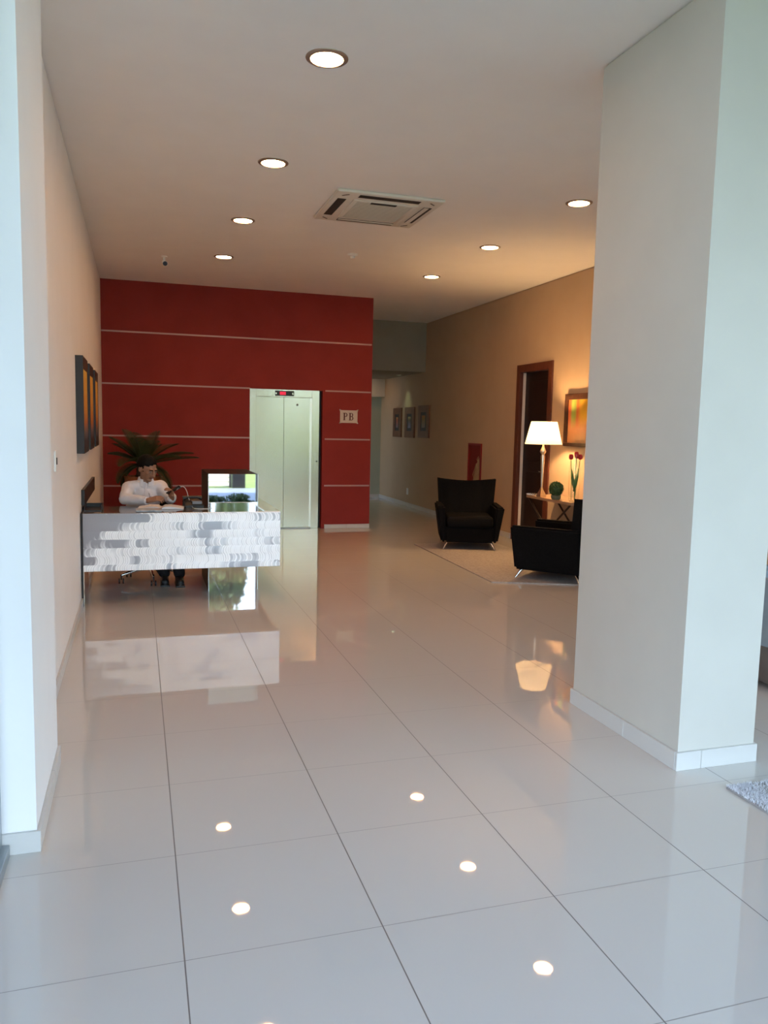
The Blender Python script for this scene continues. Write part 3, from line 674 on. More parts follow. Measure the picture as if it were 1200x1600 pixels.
for i in range(len(cpts) - 1):
    p0, p1, p2, p3 = [Vector(cpts[max(0, min(len(cpts) - 1, i + k))]) for k in (-1, 0, 1, 2)]
    for k in range(5):
        t_ = k / 5; fine.append(0.5 * ((2 * p1) + (-p0 + p2) * t_ + (2 * p0 - 5 * p1 + 4 * p2 - p3) * t_ ** 2 + (-p0 + 3 * p1 - 3 * p2 + p3) * t_ ** 3))
tube(bm, fine, 0.0024, 6)
tag(obj('charging_cable', bm, m_white, None, True), 'thin white charging cable looping from the phone to the desk', 'cable')

# ------------------------------------------------------------------ palm behind the man
pl = thing('potted_palm', 'dark sago palm with arching fronds in a tall brown pot', 'plant', (0.07, 10.85, 0))
m_frond = noisy(mat('palm_green', rough=0.55), (0.015, 0.030, 0.008), (0.035, 0.055, 0.015), 12)
m_pot = noisy(mat('brown_glazed_pot', rough=0.35), (0.20, 0.065, 0.025), (0.30, 0.10, 0.035), 8)
bm = bmesh.new(); lathe(bm, [(0.13, 0), (0.15, 0.02), (0.20, 0.45), (0.235, 0.80), (0.245, 0.86), (0.225, 0.86), (0.215, 0.82)], n=36); obj('pot', bm, m_pot, pl, True)
bm = bmesh.new(); lathe(bm, [(0.07, 0.8), (0.09, 0.88), (0.085, 0.95), (0.05, 1.02)], n=16)
for v in bm.verts: v.co += Vector((1, 1, 0.3)) * noise.noise(v.co * 40) * 0.02
obj('trunk', bm, mat('palm_trunk', (0.05, 0.032, 0.018), 0.9), pl)
def frond(az, el, length, droop, nl=34):
    bm = bmesh.new(); p = Vector((0, 0, 0.99)); d = Vector((math.cos(az) * math.cos(el), math.sin(az) * math.cos(el), math.sin(el)))
    pts = [p.copy()]; st = length / nl
    for i in range(nl):
        d = (d + Vector((0, 0, -droop / nl))).normalized(); p = p + d * st; pts.append(p.copy())
    tube(bm, pts, [0.006 * (1 - 0.8 * i / nl) for i in range(nl + 1)], 5)
    for i in range(4, nl + 1):
        tg = (pts[i] - pts[i - 1]).normalized(); sd_ = tg.cross(Vector((0, 0, 1))).normalized(); upv = sd_.cross(tg)
        ll = 0.19 * math.sin(PI * (0.12 + 0.84 * i / nl)) ** 0.7
        for s in (-1, 1):
            b = pts[i]; dr_ = (sd_ * s * 0.95 + tg * 0.60 + upv * 0.42).normalized(); w = tg * 0.0062
            t2 = b + dr_ * ll * 0.6 + upv * 0.005; t3 = b + dr_ * ll - upv * 0.015
            v = [bm.verts.new(q) for q in (b - w, b + w, t2 + w * 0.9, t2 - w * 0.9, t3)]
            bm.faces.new(v[:4]); bm.faces.new((v[3], v[2], v[4]))
    return bm
fr_ = [(0.10, 0.30, 0.72, 0.3), (0.0, 0.50, 0.66, 0.5), (-0.3, 0.62, 0.5, 0.8), (0.35, 0.75, 0.55, 0.5), (PI, 0.62, 0.46, 0.6), (PI - 0.5, 0.78, 0.5, 0.5), (PI + 0.35, 0.25, 0.42, 1.8),
       (1.2, 0.85, 0.55, 0.6), (1.9, 0.95, 0.58, 0.4), (2.4, 1.05, 0.56, 0.3), (0.8, 1.10, 0.52, 0.3), (-1.1, 0.95, 0.5, 0.9), (-1.8, 1.05, 0.52, 0.8), (-2.3, 0.65, 0.45, 1.3), (-0.55, 0.10, 0.48, 1.9), (-0.15, 0.2, 0.55, 2.4), (PI - 0.1, 0.9, 0.55, 0.5), (PI - 0.2, 0.05, 0.4, 2.0)]
for a in fr_: obj('frond', frond(*a), m_frond, pl)

# ------------------------------------------------------------------ pictures on the left wall
def art_mat(name, bands, axis=1, scale=1.0, vert=None):
    # bands: colour stops along the height; vert: colour stops along the width multiplied by noise
    m = mat(name, rough=0.45); t = N(m, 'TexCoord'); s = N(m, 'SeparateXYZ'); L(m, t.outputs['Object'], s.inputs[0])
    nz = N(m, 'TexNoise'); nz.inputs['Scale'].default_value = 9; nz.inputs['Detail'].default_value = 5; L(m, t.outputs['Object'], nz.inputs[0])
    wob = math_n(m, 'MULTIPLY', math_n(m, 'SUBTRACT', nz.outputs[0], 0.5), 0.22)
    zz = math_n(m, 'ADD', math_n(m, 'DIVIDE', s.outputs[2], scale), wob)
    rp = N(m, 'ValToRGB'); L(m, zz, rp.inputs[0]); e = rp.color_ramp.elements
    for i, (p, c) in enumerate(bands):
        el = e[i] if i < 2 else e.new(p)
        el.position = p; el.color = (*c, 1)
    L(m, rp.outputs[0], BSDF(m).inputs['Base Color'])
    if vert:
        yy = math_n(m, 'ADD', s.outputs[1], math_n(m, 'MULTIPLY', wob, 0.15)); rv = N(m, 'ValToRGB'); L(m, yy, rv.inputs[0]); rv.color_ramp.interpolation = 'EASE'
        e = rv.color_ramp.elements
        for i, (p, c) in enumerate(vert):
            el = e[i] if i < 2 else e.new(p)
            el.position = p; el.color = (*c, 1)
        mx = N(m, 'MixRGB'); mk = N(m, 'MapRange'); mk.inputs[1].default_value = 0.30; mk.inputs[2].default_value = 0.62; L(m, zz, mk.inputs[0])
        L(m, mk.outputs[0], mx.inputs[0]); L(m, rp.outputs[0], mx.inputs[1]); L(m, rv.outputs[0], mx.inputs[2]); L(m, mx.outputs[0], BSDF(m).inputs['Base Color'])
    return m
m_artL = art_mat('amber_tree_painting', [(0.0, (0.03, 0.035, 0.05)), (0.12, (0.12, 0.10, 0.12)), (0.25, (0.45, 0.14, 0.04)), (0.5, (0.72, 0.34, 0.05)), (1.0, (0.80, 0.46, 0.07))], scale=0.60)
def pic_left(y0, y1, z0, z1, lab):
    w = y1 - y0; t = thing('framed_painting', lab, 'painting', (XL, y0, z0), 0, 'row of amber paintings on the left wall')
    hh = z1 - z0; fw_ = 0.10; fy = 0.045
    bm = bmesh.new(); box(bm, 0, 0.058, 0, w, 0, fw_); box(bm, 0, 0.058, 0, w, hh - fw_, hh); box(bm, 0, 0.058, 0, fy, fw_, hh - fw_); box(bm, 0, 0.058, w - fy, w, fw_, hh - fw_)
    obj('frame', bm, m_blackframe, t)
    cv = obj('canvas', B(0, 0.054, 0, w - 2 * fy, 0, hh - 2 * fw_), m_artL, t); cv.location = (0, fy, fw_)
pic_left(6.78, 7.42, 1.305, 2.085, 'black-framed amber painting nearest the camera on the left wall')
pic_left(7.72, 8.36, 1.305, 2.085, 'black-framed amber painting in the middle of the left wall row')
pic_left(8.68, 9.32, 1.305, 2.085, 'black-framed amber painting closest to the red wall on the left wall')
sw_ = thing('wall_switch', 'small white switch plate on the left wall beside the near column', 'switch', (XL, 5.0, 1.33))
obj('plate', B(0, 0.010, -0.04, 0.04, -0.06, 0.06, bev=0.002), m_white, sw_); obj('rocker', B(0.0101, 0.014, -0.015, 0.015, -0.02, 0.02), m_bplastic, sw_)

# ------------------------------------------------------------------ corridor pictures
def pic_right(y0, y1, z0, z1, lab, cols, depth=0.028):
    w = y1 - y0; hh = z1 - z0
    t = thing('small_framed_picture', lab, 'picture', (XR, y0, z0), 0, 'three framed pictures in the corridor')
    bm = bmesh.new(); a = 0.13
    box(bm, -depth, 0, 0, w, 0, a); box(bm, -depth, 0, 0, w, hh - a, hh); box(bm, -depth, 0, 0, a, a, hh - a); box(bm, -depth, 0, w - a, w, a, hh - a)
    obj('frame', bm, m_brownframe, t)
    obj('mount', B(-depth * 0.8, -0.001, a, w - a, a, hh - a), m_blackframe, t)
    c = obj('print', B(-depth * 0.86, -depth * 0.8, 0, w - 2 * a - 0.14, 0, hh - 2 * a - 0.12), art_mat('corridor_print_%d' % len(MATS), cols, scale=0.3), t); c.location = (0, a + 0.07, a + 0.06)
pic_right(15.37, 15.90, 1.375, 1.970, 'corridor picture with a yellow and red print, nearest the corridor end', [(0.0, (0.25, 0.2, 0.25)), (0.5, (0.5, 0.12, 0.05)), (0.9, (0.75, 0.45, 0.06))])
pic_right(14.58, 15.14, 1.375, 1.975, 'corridor picture with a pale blue print, middle of the three', [(0.0, (0.25, 0.25, 0.4)), (0.5, (0.12, 0.08, 0.05)), (0.75, (0.5, 0.4, 0.15)), (0.95, (0.3, 0.42, 0.45))])
pic_right(13.76, 14.34, 1.385, 1.995, 'corridor picture with an orange print, nearest the door', [(0.0, (0.25, 0.22, 0.2)), (0.55, (0.3, 0.2, 0.05)), (0.9, (0.5, 0.16, 0.04))])
so = thing('wall_socket', 'white socket plate low on the corridor wall below the pictures', 'socket', (XR, 14.92, 0.30))
obj('plate', B(-0.012, 0, -0.045, 0.045, -0.065, 0.065, bev=0.002), m_white, so)

# red fire hose cabinet
fh = thing('fire_hose_cabinet', 'red wall cabinet holding a pale folded hose, behind the far armchair', 'cabinet', (XR, 11.40, 0.62))
m_fr = mat('fire_red', (0.20, 0.006, 0.005), 0.4)
bm = bmesh.new(); w, hh, a = 0.51, 0.725, 0.032
box(bm, -0.02, 0, 0, w, 0, a); box(bm, -0.02, 0, 0, w, hh - a, hh); box(bm, -0.02, 0, 0, a, a, hh - a); box(bm, -0.02, 0, w - a, w, a, hh - a)
obj('door_frame', bm, m_fr, fh); obj('back_plate', B(-0.004, 0, a, w - a, a, hh - a), mat('dark_red_inside', (0.17, 0.007, 0.006), 0.6), fh)
bm = bmesh.new()
tube(bm, [(-0.011, 0.10 + 0.006 * k + 0.05 * (k % 2), 0.52 - 0.045 * k) for k in range(0, 5)] + [(-0.011, 0.13, 0.26), (-0.011, 0.22, 0.10), (-0.011, 0.30, 0.22), (-0.011, 0.18, 0.40), (-0.011, 0.10, 0.30)], 0.006, 8)
v0 = [(0.07, 0.10), (0.30, 0.10), (0.26, 0.20), (0.20, 0.36), (0.09, 0.50), (0.07, 0.42)]
va = [bm.verts.new((-0.011, y, z)) for y, z in v0]; fcc = bm.faces.new(va); ex = bmesh.ops.extrude_face_region(bm, geom=[fcc]); bmesh.ops.translate(bm, vec=(0.006, 0, 0), verts=[q for q in ex['geom'] if isinstance(q, bmesh.types.BMVert)])
obj('hose', bm, noisy(mat('hose_canvas', rough=0.7), (0.32, 0.23, 0.13), (0.42, 0.30, 0.18), 12), fh)

# ------------------------------------------------------------------ painting above the console table
pt = thing('striped_painting', 'dark-framed painting of red green and yellow stripes right of the lamp', 'painting', (XR, 7.85, 1.385))
w, hh, a = 1.0, 0.648, 0.075
bm = bmesh.new(); box(bm, -0.05, 0, 0, w, 0, a * 0.6, bev=0.004); box(bm, -0.05, 0, 0, w, hh - a, hh, bev=0.004); box(bm, -0.05, 0, 0, a, a * 0.6, hh - a); box(bm, -0.05, 0, w - a, w, a * 0.6, hh - a)
obj('frame', bm, noisy(mat('walnut_frame', rough=0.4), (0.045, 0.018, 0.010), (0.07, 0.028, 0.015), 10), pt)
cv = obj('canvas', B(-0.035, 0, 0, w - 2 * a, 0, hh - 1.6 * a), art_mat('stripe_painting', [(0.0, (0.25, 0.12, 0.05)), (0.2, (0.36, 0.16, 0.06)), (0.45, (0.52, 0.22, 0.10)), (0.75, (0.5, 0.15, 0.04))], scale=0.53,
         vert=[(0.0, (0.5, 0.1, 0.03)), (0.35, (0.6, 0.35, 0.02)), (0.55, (0.62, 0.38, 0.03)), (0.64, (0.5, 0.12, 0.03)), (0.70, (0.22, 0.33, 0.06)), (0.76, (0.25, 0.36, 0.08)), (0.80, (0.42, 0.12, 0.05)), (0.86, (0.5, 0.10, 0.03))]), pt)
cv.location = (0, a, a * 0.6)

# ------------------------------------------------------------------ console table with its things
TZ = 0.755
ct = thing('console_table', 'pale console table on dark crossed legs against the right wall', 'table', (4.94, 8.49, 0))
m_wood = noisy(mat('pale_table_top', rough=0.3), (0.36, 0.23, 0.14), (0.44, 0.29, 0.18), 5, stretch=(6, 0.8, 6))
obj('tabletop', B(-0.205, 0.205, -0.545, 0.545, TZ - 0.035, TZ, bev=0.004), m_wood, ct)
m_dm = mat('dark_metal', (0.05, 0.035, 0.03), 0.3, 0.7)
for x in (-0.185, 0.185):
    for s in (-1, 1):
        bm = bmesh.new(); tube(bm, [(x, -s * 0.50, 0.0), (x, s * 0.50, TZ - 0.036)], 0.013, 8); obj('leg', bm, m_dm, ct)
for s in (-1, 1):
    bm = bmesh.new(); tube(bm, [(-0.185, s * 0.50, 0.014), (0.185, s * 0.50, 0.014)], 0.008, 8); obj('foot_rail', bm, m_dm, ct)
# lamp
lp = thing('table_lamp', 'lit table lamp with a cream conical shade and slender silver stem', 'lamp', (4.715, 8.62, TZ))
lp.location = (4.775, 8.72, TZ)
m_shade = mat('lit_shade')
nt_ = m_shade.node_tree
for n_ in list(nt_.nodes):
    if n_.type != 'OUTPUT_MATERIAL': nt_.nodes.remove(n_)
o_ = [n_ for n_ in nt_.nodes if n_.type == 'OUTPUT_MATERIAL'][0]
df = nt_.nodes.new('ShaderNodeBsdfDiffuse'); tl = nt_.nodes.new('ShaderNodeBsdfTranslucent'); mx_ = nt_.nodes.new('ShaderNodeMixShader'); mx_.inputs[0].default_value = 0.72
df.inputs[0].default_value = (0.85, 0.78, 0.62, 1); tl.inputs[0].default_value = (0.28, 0.262, 0.22, 1)
nt_.links.new(df.outputs[0], mx_.inputs[1]); nt_.links.new(tl.outputs[0], mx_.inputs[2]); nt_.links.new(mx_.outputs[0], o_.inputs[0])
SZ0, SZ1 = 1.40 - TZ + 0.005, 1.68 - TZ
bm = bmesh.new(); lathe(bm, [(0.225, SZ0), (0.158, SZ1)], n=48, cap=False); obj('lamp_shade', bm, m_shade, lp, True)
m_silver = mat('antique_silver', (0.72, 0.62, 0.50), 0.28, 1.0)
bm = bmesh.new(); lathe(bm, [(0.060, 0), (0.060, 0.02), (0.045, 0.05), (0.022, 0.09), (0.014, 0.12)], n=4); bmesh.ops.rotate(bm, matrix=Matrix.Rotation(0.9, 3, 'Z'), verts=bm.verts); obj('base', bm, m_silver, lp)
bm = bmesh.new(); lathe(bm, [(0.013, 0.11), (0.017, 0.25), (0.023, 0.42), (0.026, 0.50), (0.020, 0.525), (0.036, 0.55), (0.038, 0.565), (0.022, 0.60), (0.013, 0.625), (0.010, 0.68), (0.008, 0.74)], n=24); obj('stem', bm, m_silver, lp, True)
bm = bmesh.new(); lathe(bm, [(0.012, 0.73), (0.028, 0.76), (0.03, 0.78), (0.02, 0.80), (0.002, 0.81)], n=16); obj('bulb', bm, emis('lit_bulb', (1, 0.75, 0.42), 60), lp, True)
d = bpy.data.lights.new('lamp_light', 'POINT'); d.energy = LAMP_W; d.color = (1.0, 0.60, 0.26); d.shadow_soft_size = 0.035
o = bpy.data.objects.new('lamp_light', d); COL.objects.link(o); o.location = (4.775, 8.72, TZ + 0.775)
# ball topiary
tb = thing('topiary_ball', 'round green topiary ball in a small mossy pot on the console table', 'plant', (4.775, 8.36, TZ))
bm = bmesh.new(); lathe(bm, [(0.045, 0), (0.055, 0.01), (0.062, 0.05), (0.05, 0.052)], n=20); obj('pot', bm, noisy(mat('mossy_pot', rough=0.8), (0.10, 0.12, 0.07), (0.16, 0.17, 0.10), 20), tb, True)
bm = bmesh.new(); random.seed(3)
ball(bm, (0, 0, 0.128), 0.075, 3)
for i in range(900):
    z = random.uniform(-1, 1); a = random.uniform(0, 2 * PI); q = math.sqrt(1 - z * z); n_ = Vector((q * math.cos(a), q * math.sin(a), z)); c = Vector((0, 0, 0.128)) + n_ * 0.074
    tt = n_.cross(Vector((random.random(), random.random(), random.random()))).normalized() * 0.005
    v = [bm.verts.new(p) for p in (c - tt, c + tt, c + n_ * random.uniform(0.014, 0.024) + tt * 0.4)]; bm.faces.new(v)
obj('foliage', bm, noisy(mat('topiary_green', rough=0.7), (0.035, 0.065, 0.015), (0.10, 0.15, 0.04), 30), tb)
# vase with red flowers
vs_ = thing('glass_vase', 'tall clear glass vase beside the topiary on the console table', 'vase', (4.835, 8.06, TZ))
bm = bmesh.new(); lathe(bm, [(0.045, 0.0), (0.055, 0.02), (0.066, 0.2), (0.066, 0.38), (0.050, 0.52), (0.046, 0.55)], n=32, cap=False)
obj('vessel', bm, m_glass, vs_, True); bm = bmesh.new(); lathe(bm, [(0.045, 0.0), (0.050, 0.012)], n=32); obj('vase_bottom', bm, m_glass, vs_)
m_tul = noisy(mat('red_petals', rough=0.5), (0.40, 0.01, 0.012), (0.55, 0.03, 0.03), 20); m_leaf = noisy(mat('flower_leaf', rough=0.5), (0.04, 0.13, 0.03), (0.09, 0.22, 0.06), 15)
tps = [((-0.025, 0.01), (-0.045, 0.02, 0.50)), ((0.01, -0.01), (0.0, -0.02, 0.53)), ((0.02, 0.02), (0.035, 0.03, 0.51)), ((0.0, -0.02), (0.045, -0.03, 0.50))]
tl_labs = ['red flower on the left of the bunch in the glass vase', 'red flower standing highest in the glass vase', 'red flower at the back of the bunch in the glass vase', 'red flower on the right of the bunch in the glass vase']
for k, ((bx, by), (tx, ty, tz)) in enumerate(tps):
    fl = thing('red_flower', tl_labs[k], 'flower', (4.835, 8.06, TZ), 0, 'red flowers in the glass vase')
    bm = bmesh.new(); tube(bm, [(bx, by, 0.02), ((bx + tx) / 2 * 0.9, (by + ty) / 2, tz * 0.5), (tx, ty, tz)], 0.003, 6); obj('stem', bm, m_leaf, fl, True)
    bm = bmesh.new()
    for q in range(6):
        a = q * PI / 3; ball(bm, (tx + 0.012 * math.cos(a), ty + 0.012 * math.sin(a), tz + 0.022), 0.020, 2, (0.8, 0.8, 1.6))
    obj('bloom', bm, m_tul, fl, True)
    bm = bmesh.new(); s = 1 if tx > 0 else -1
    pr = [(0, 0, 0.12, 0.006), (s * 0.022, 0, 0.20, 0.034), (s * 0.042, 0.0, 0.29, 0.030), (s * 0.062, 0, 0.39, 0.002)]
    rr = [(bm.verts.new((x * 0.9, (k - 1.5) * 0.015 - w_, z)), bm.verts.new((x * 0.9 + 0.004, (k - 1.5) * 0.015 + w_, z))) for x, y, z, w_ in pr]
    for a, b in zip(rr, rr[1:]): bm.faces.new((a[0], a[1], b[1], b[0]))
    lf_ = obj('leaf', bm, m_leaf, fl, True); lf_.modifiers.new('s', 'SOLIDIFY').thickness = 0.002
tr = thing('silver_tray', 'beaded silver tray at the far end of the console table', 'tray', (4.80, 8.93, TZ))
bm = bmesh.new(); lathe(bm, [(0.085, 0), (0.10, 0.012), (0.095, 0.012), (0.08, 0.004)], n=28); obj('dish', bm, m_chrome, tr, True)
bm = bmesh.new()
for k in range(28): ball(bm, (0.10 * math.cos(k * PI / 14), 0.10 * math.sin(k * PI / 14), 0.014), 0.008, 1)
obj('bead_rim', bm, m_chrome, tr, True)

# ------------------------------------------------------------------ armchairs
def flare_box(bm, pts_bot, pts_top, z0, z1, bev=0.03):
    a = [bm.verts.new((x, y, z0)) for x, y in pts_bot]; b = [bm.verts.new((x, y, z1 if not isinstance(z1, list) else z1[i])) for i, (x, y) in enumerate(pts_top)]
    n = len(a); bm.faces.new(a[::-1]); bm.faces.new(b)
    for i in range(n): bm.faces.new((a[i], a[(i + 1) % n], b[(i + 1) % n], b[i]))
    bmesh.ops.bevel(bm, geom=bm.edges[:], offset=bev, segments=3, affect='EDGES', clamp_overlap=True)
def armchair(name, lab, loc, rz, group, m_fab=None):
    m_fab = m_fab or m_black
    t = thing(name, lab, 'armchair', loc, rz, group)
    bm = bmesh.new(); flare_box(bm, [(-0.31, -0.34), (0.31, -0.34), (0.31, 0.36), (-0.31, 0.36)], [(-0.33, -0.37), (0.33, -0.37), (0.33, 0.38), (-0.33, 0.38)], 0.095, 0.30, 0.02); obj('base', bm, m_fab, t, True)
    bm = bmesh.new(); box(bm, -0.30, 0.30, -0.385, 0.24, 0.30, 0.435, bev=0.035, seg=4); obj('seat_cushion', bm, m_fab, t, True)
    for s in (-1, 1):
        bm = bmesh.new(); pb = [(s * 0.30, -0.36), (s * 0.365, -0.35), (s * 0.365, 0.36), (s * 0.30, 0.36)]; pt_ = [(s * 0.325, -0.395), (s * 0.440, -0.39), (s * 0.435, 0.36), (s * 0.325, 0.36)]
        if s < 0: pb = pb[::-1]; pt_ = pt_[::-1]
        flare_box(bm, pb, pt_, 0.10, 0.565, 0.022); obj('arm', bm, m_fab, t, True)
    # back: curved shell, top edge dips in the middle, sides wrap forward as small wings
    bm = bmesh.new(); nx, nz = 14, 12; F, Bk = [], []
    for j in range(nz + 1):
        v_ = j / nz; rf, rb = [], []
        for i in range(nx + 1):
            s_ = -1 + 2 * i / nx; hw = 0.345 + 0.055 * v_
            top = 0.850 + 0.035 * abs(s_) ** 1.8; z = 0.11 + (top - 0.11) * v_
            wing = -0.11 * max(0, abs(s_) - 0.62) / 0.38 * (0.35 + 0.65 * v_)
            lean = 0.13 * v_
            th = 0.15 - 0.05 * v_
            rf.append(bm.verts.new((s_ * (hw - 0.01), 0.25 + lean + wing - 0.012 * math.sin(PI * i / nx * 4) ** 2 * (v_ > 0.3), z)))
            rb.append(bm.verts.new((s_ * hw, 0.25 + lean + th + 0.02 * (1 - s_ * s_) + wing * 0.3, z)))
        F.append(rf); Bk.append(rb)
    for j in range(nz):
        for i in range(nx):
            bm.faces.new((F[j][i], F[j][i + 1], F[j + 1][i + 1], F[j + 1][i])); bm.faces.new((Bk[j][i], Bk[j + 1][i], Bk[j + 1][i + 1], Bk[j][i + 1]))
        for i in (0, nx): bm.faces.new((F[j][i], F[j + 1][i], Bk[j + 1][i], Bk[j][i]))
    for i in range(nx):
        for j in (0, nz): bm.faces.new((F[j][i], F[j][i + 1], Bk[j][i + 1], Bk[j][i]))
    ed = [e for e in bm.edges if e.is_manifold and len(e.link_faces) == 2 and e.calc_face_angle(0) > 0.9]
    bmesh.ops.bevel(bm, geom=ed, offset=0.018, segments=3, affect='EDGES', clamp_overlap=True)
    obj('backrest', bm, m_fab, t, True)
    for sx in (-1, 1):
        for sy in (-1, 1):
            bm = bmesh.new(); tube(bm, [(sx * 0.27, sy * 0.28, 0.11), (sx * 0.29, sy * 0.30, 0.085), (sx * 0.315, sy * 0.325, 0.04), (sx * 0.335, sy * 0.345, 0.004)], [0.022, 0.018, 0.012, 0.009], 10)
            obj('leg', bm, m_chrome, t, True)
    return t
RZ = 0.012
armchair('armchair', 'black high-backed armchair facing the camera in front of the red cabinet', (4.19, 9.62, RZ), -0.323, 'black lounge armchairs')
armchair('armchair', 'black armchair seen from the side, partly behind the right pillar', (4.29, 7.41, RZ), -2.41, 'black lounge armchairs')
# rug beneath them
m_rug = noisy(mat('beige_rug', rough=0.95), (0.30, 0.265, 0.25), (0.38, 0.34, 0.32), 40, bump=0.8, dist=0.004)
bm = bmesh.new(); c = [(3.47, 7.30), (4.72, 6.84), (4.72, 9.95), (3.56, 9.95)]
a = [bm.verts.new((x, y, 0.001)) for x, y in c]; fc = bm.faces.new(a); ex = bmesh.ops.extrude_face_region(bm, geom=[fc]); bmesh.ops.translate(bm, vec=(0, 0, 0.011), verts=[v for v in ex['geom'] if isinstance(v, bmesh.types.BMVert)])
tag(obj('area_rug', bm, m_rug), 'thin pale beige rug under the two black armchairs', 'rug')
# shaggy rug at the lower right
random.seed(5)
sr = thing('shaggy_rug', 'silver white shaggy rug at the foot of the right pillar', 'rug', (2.492, 1.45, 0))
m_sh = noisy(mat('silver_shag', rough=0.8), (0.62, 0.62, 0.66), (0.88, 0.88, 0.92), 60, bump=1.0, dist=0.01)
obj('backing', B(0, 1.9, 0, 1.30, 0.001, 0.010), mat('rug_backing', (0.30, 0.29, 0.29), 0.9), sr)
bm = bmesh.new()
for i in range(26000):
    x = random.uniform(0.002, 1.1) if i % 4 else random.uniform(0.0, 0.12); y = 1.30 - random.random() ** 1.4 * 1.3
    x = min(x, 1.1); h_ = random.uniform(0.012, 0.026); a = random.uniform(0, 2 * PI); w_ = 0.0016
    lx, ly = random.uniform(-0.010, 0.010), random.uniform(-0.010, 0.010)
    v = [bm.verts.new(p) for p in ((x - w_ * math.cos(a), y - w_ * math.sin(a), 0.009), (x + w_ * math.cos(a), y + w_ * math.sin(a), 0.009), (x + max(lx, -x), y + min(ly, 1.302 - y), h_))]; bm.faces.new(v)
pile = obj('pile', bm, m_sh, sr); pile['kind'] = 'stuff'
# grey tub chair showing past the pillar's right edge
tc_ = thing('tub_chair', 'blue-grey rounded tub chair just past the right edge of the pillar', 'armchair', (4.06, 3.86, 0))
m_bg = noisy(mat('blue_grey_leather', rough=0.45), (0.20, 0.25, 0.29), (0.24, 0.29, 0.33), 8); m_bg_shade = noisy(mat('shaded_side_leather', rough=0.45), (0.10, 0.085, 0.075), (0.13, 0.11, 0.10), 8)  # darker seat colour carries the shadow side of the chair
bm = bmesh.new(); lathe(bm, [(0.33, 0.03), (0.375, 0.06), (0.40, 0.12), (0.41, 0.27), (0.405, 0.285)], n=40); obj('seat', bm, m_bg_shade, tc_, True)
bm = bmesh.new(); rings = []
for k in range(33):
    a = PI * 0.30 + (2 * PI - PI * 0.6) * k / 32
    a += PI * 0.0
    ca, sa = math.cos(a), math.sin(a)
    rings.append([bm.verts.new((rr * ca, rr * sa, z)) for rr, z in ((0.29, 0.287), (0.415, 0.287), (0.435, 0.45), (0.435, 0.67), (0.415, 0.70), (0.36, 0.70), (0.33, 0.67))])
for a, b in zip(rings, rings[1:]):
    for i in range(7): bm.faces.new((a[i], a[(i + 1) % 7], b[(i + 1) % 7], b[i]))
bm.faces.new(rings[0]); bm.faces.new(rings[-1][::-1]); obj('backrest', bm, m_bg, tc_, True)
bm = bmesh.new(); lathe(bm, [(0.27, 0.286), (0.29, 0.33), (0.27, 0.40), (0.2, 0.415)], n=32); obj('cushion', bm, m_bg, tc_, True)
for k in range(4):
    a = PI / 4 + k * PI / 2; bm = bmesh.new(); lathe(bm, [(0.018, 0), (0.022, 0.035)], (0.26 * math.cos(a), 0.26 * math.sin(a), 0), n=12); obj('foot', bm, m_bplastic, tc_)

# ------------------------------------------------------------------ outside: seen only in reflections; both hedges added to block sky light
m_lawn = noisy(mat('lawn_green', rough=0.9), (0.12, 0.17, 0.03), (0.20, 0.24, 0.06), 3, detail=8)
bm = bmesh.new(); box(bm, -40, 40, -17, -4.6, -0.1, -0.012); box(bm, -40, 40, -60, -21, -0.1, -0.012); box(bm, -40, -2.2, -4.6, 20, -0.1, -0.012); box(bm, 9.2, 40, -4.6, 20, -0.1, -0.012)
lw = obj('lawn', bm, m_lawn); lw['kind'] = 'structure'; lw.name = 'ground_lawn'
m_asph = noisy(mat('asphalt', rough=0.8), (0.13, 0.14, 0.17), (0.17, 0.18, 0.21), 6)
ro = obj('ground_road', B(-40, 40, -21, -17, -0.1, -0.012), m_asph); ro['kind'] = 'structure'
m_leaves = noisy(mat('tree_leaves', rough=0.6), (0.030, 0.065, 0.014), (0.09, 0.15, 0.04), 2.5)
m_yleaves = noisy(mat('sun_painted_leaves', rough=0.6), (0.34, 0.38, 0.08), (0.66, 0.66, 0.22), 1.2)  # leaf colour lightened to carry sunlight into the elevator reflection
m_bark = mat('bark', (0.08, 0.05, 0.035), 0.9)
def foliage(c, rad, n, leaf, seed):
    rnd = random.Random(seed); bm = bmesh.new(); blobs = [(Vector((rnd.uniform(-1, 1) * rad[0] * 0.6, rnd.uniform(-1, 1) * rad[1] * 0.6, rnd.uniform(-1, 1) * rad[2] * 0.6)), rnd.uniform(0.4, 0.6)) for _ in range(9)]
    for _ in range(n):
        bc, br = rnd.choice(blobs); dv = Vector((rnd.gauss(0, 1), rnd.gauss(0, 1), rnd.gauss(0, 1))).normalized() * rnd.uniform(0.5, 1.0) ** 0.5
        p = Vector(c) + bc + Vector((dv.x * rad[0], dv.y * rad[1], dv.z * rad[2])) * br
        a = Vector((rnd.gauss(0, 1), rnd.gauss(0, 1), rnd.gauss(0, 1))).normalized() * leaf; b = a.cross(Vector((rnd.gauss(0, 1), rnd.gauss(0, 1), rnd.gauss(0, 1)))).normalized() * leaf * 0.5
        bm.faces.new([bm.verts.new(q) for q in (p - a, p - b, p + a, p + b)])
    return bm
def tree(x, y, h, rw, lm, lab, seed):
    t = thing('tree', lab, 'tree', (x, y, 0), 0, 'trees outside the entrance')
    bm = bmesh.new(); tube(bm, [(0, 0, 0), (0.1, 0.05, h * 0.3), (0.0, 0.1, h * 0.7)], [0.18, 0.13, 0.06], 8); obj('trunk', bm, m_bark, t)
    obj('crown', foliage((0, 0, h * 0.66), (rw, rw, h * 0.36), 7000, 0.20, seed), lm, t)
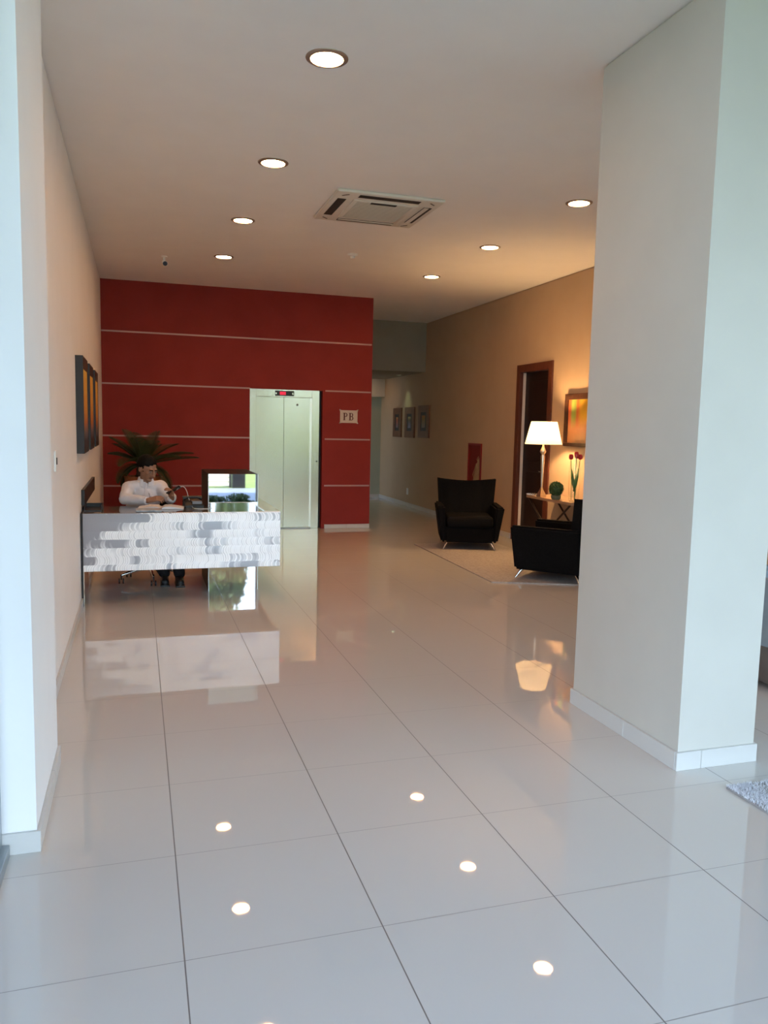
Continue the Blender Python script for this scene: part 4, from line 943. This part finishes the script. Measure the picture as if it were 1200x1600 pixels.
def shrub(x, y, w_, h_, lab, seed):
    o = obj('shrub', foliage((0, 0, h_ * 0.5), (w_, w_ * 0.7, h_ * 0.5), 900, 0.03, seed), m_leaves); o.location = (x, y, 0); tag(o, lab, 'shrub', 'shrubs by the entrance')
tree(-1.5, -23.5, 7.0, 1.8, m_leaves, 'dark leafy tree across the road, reflected at the left of the desk mirror', 1)
tree(3.2, -23.5, 8.5, 1.9, m_leaves, 'tall leafy tree across the road, straight in line with the desk mirror', 2)
tree(7.8, -24.0, 9.0, 1.9, m_yleaves, 'sunlit tree across the road, left of the two in line with the elevator', 3)
tree(12.4, -24.0, 9.0, 1.9, m_yleaves, 'sunlit tree across the road, right of the two in line with the elevator', 6)
tree(17.2, -24.0, 8.0, 1.9, m_yleaves, 'sunlit tree at the far right across the road', 5)
belt = obj('hedge', foliage((0, 0, 1.7), (12, 0.8, 2.2), 16000, 0.20, 41), m_yleaves); belt.location = (8, -28, 0); tag(belt, 'long hedge added behind the trees to hide sky from the elevator reflection', 'hedge')  # added row, keeps bright sky out of the steel doors
tree(-8.5, -23.0, 6.5, 2.8, m_leaves, 'dark leafy tree at the far left across the road', 4)
hedge = obj('hedge', foliage((0, 0, 1.5), (0.6, 2.4, 1.7), 12000, 0.075, 40), m_leaves); hedge.location = (-1.75, 2.2, 0); tag(hedge, 'unseen tall hedge added outside the left window to block sky light', 'hedge')  # added out of view, cuts sky light through the left window
for k, x in enumerate((1.45, 1.95, 2.45, 2.95)):
    shrub(x, -0.35 - 0.25 * (k % 2), 0.30, 0.20, ['low shrub beside the entrance path', 'low shrub second along the entrance path', 'low shrub third along the entrance path', 'low shrub farthest along the entrance path'][k], 20 + k)
fn = thing('slatted_fence', 'low white slatted fence on the lawn in front of the entrance', 'fence', (1.80, -4.9, 0))
bm = bmesh.new()
for k in range(5): box(bm, -0.36, 0.36, -0.02, 0.02, 0.04 + 0.11 * k, 0.12 + 0.11 * k)
obj('slats', bm, mat('white_slats', (0.7, 0.66, 0.62), 0.6), fn); obj('post', B(-0.41, -0.36, -0.04, 0.04, 0, 0.65), m_bplastic, fn); obj('post', B(0.36, 0.41, -0.04, 0.04, 0, 0.65), m_bplastic, fn)
tag(obj('planter_box', B(2.23, 2.55, -5.1, -4.75, -0.01, 0.75, bev=0.02), m_bplastic), 'black upright planter box beside the low white fence', 'planter')
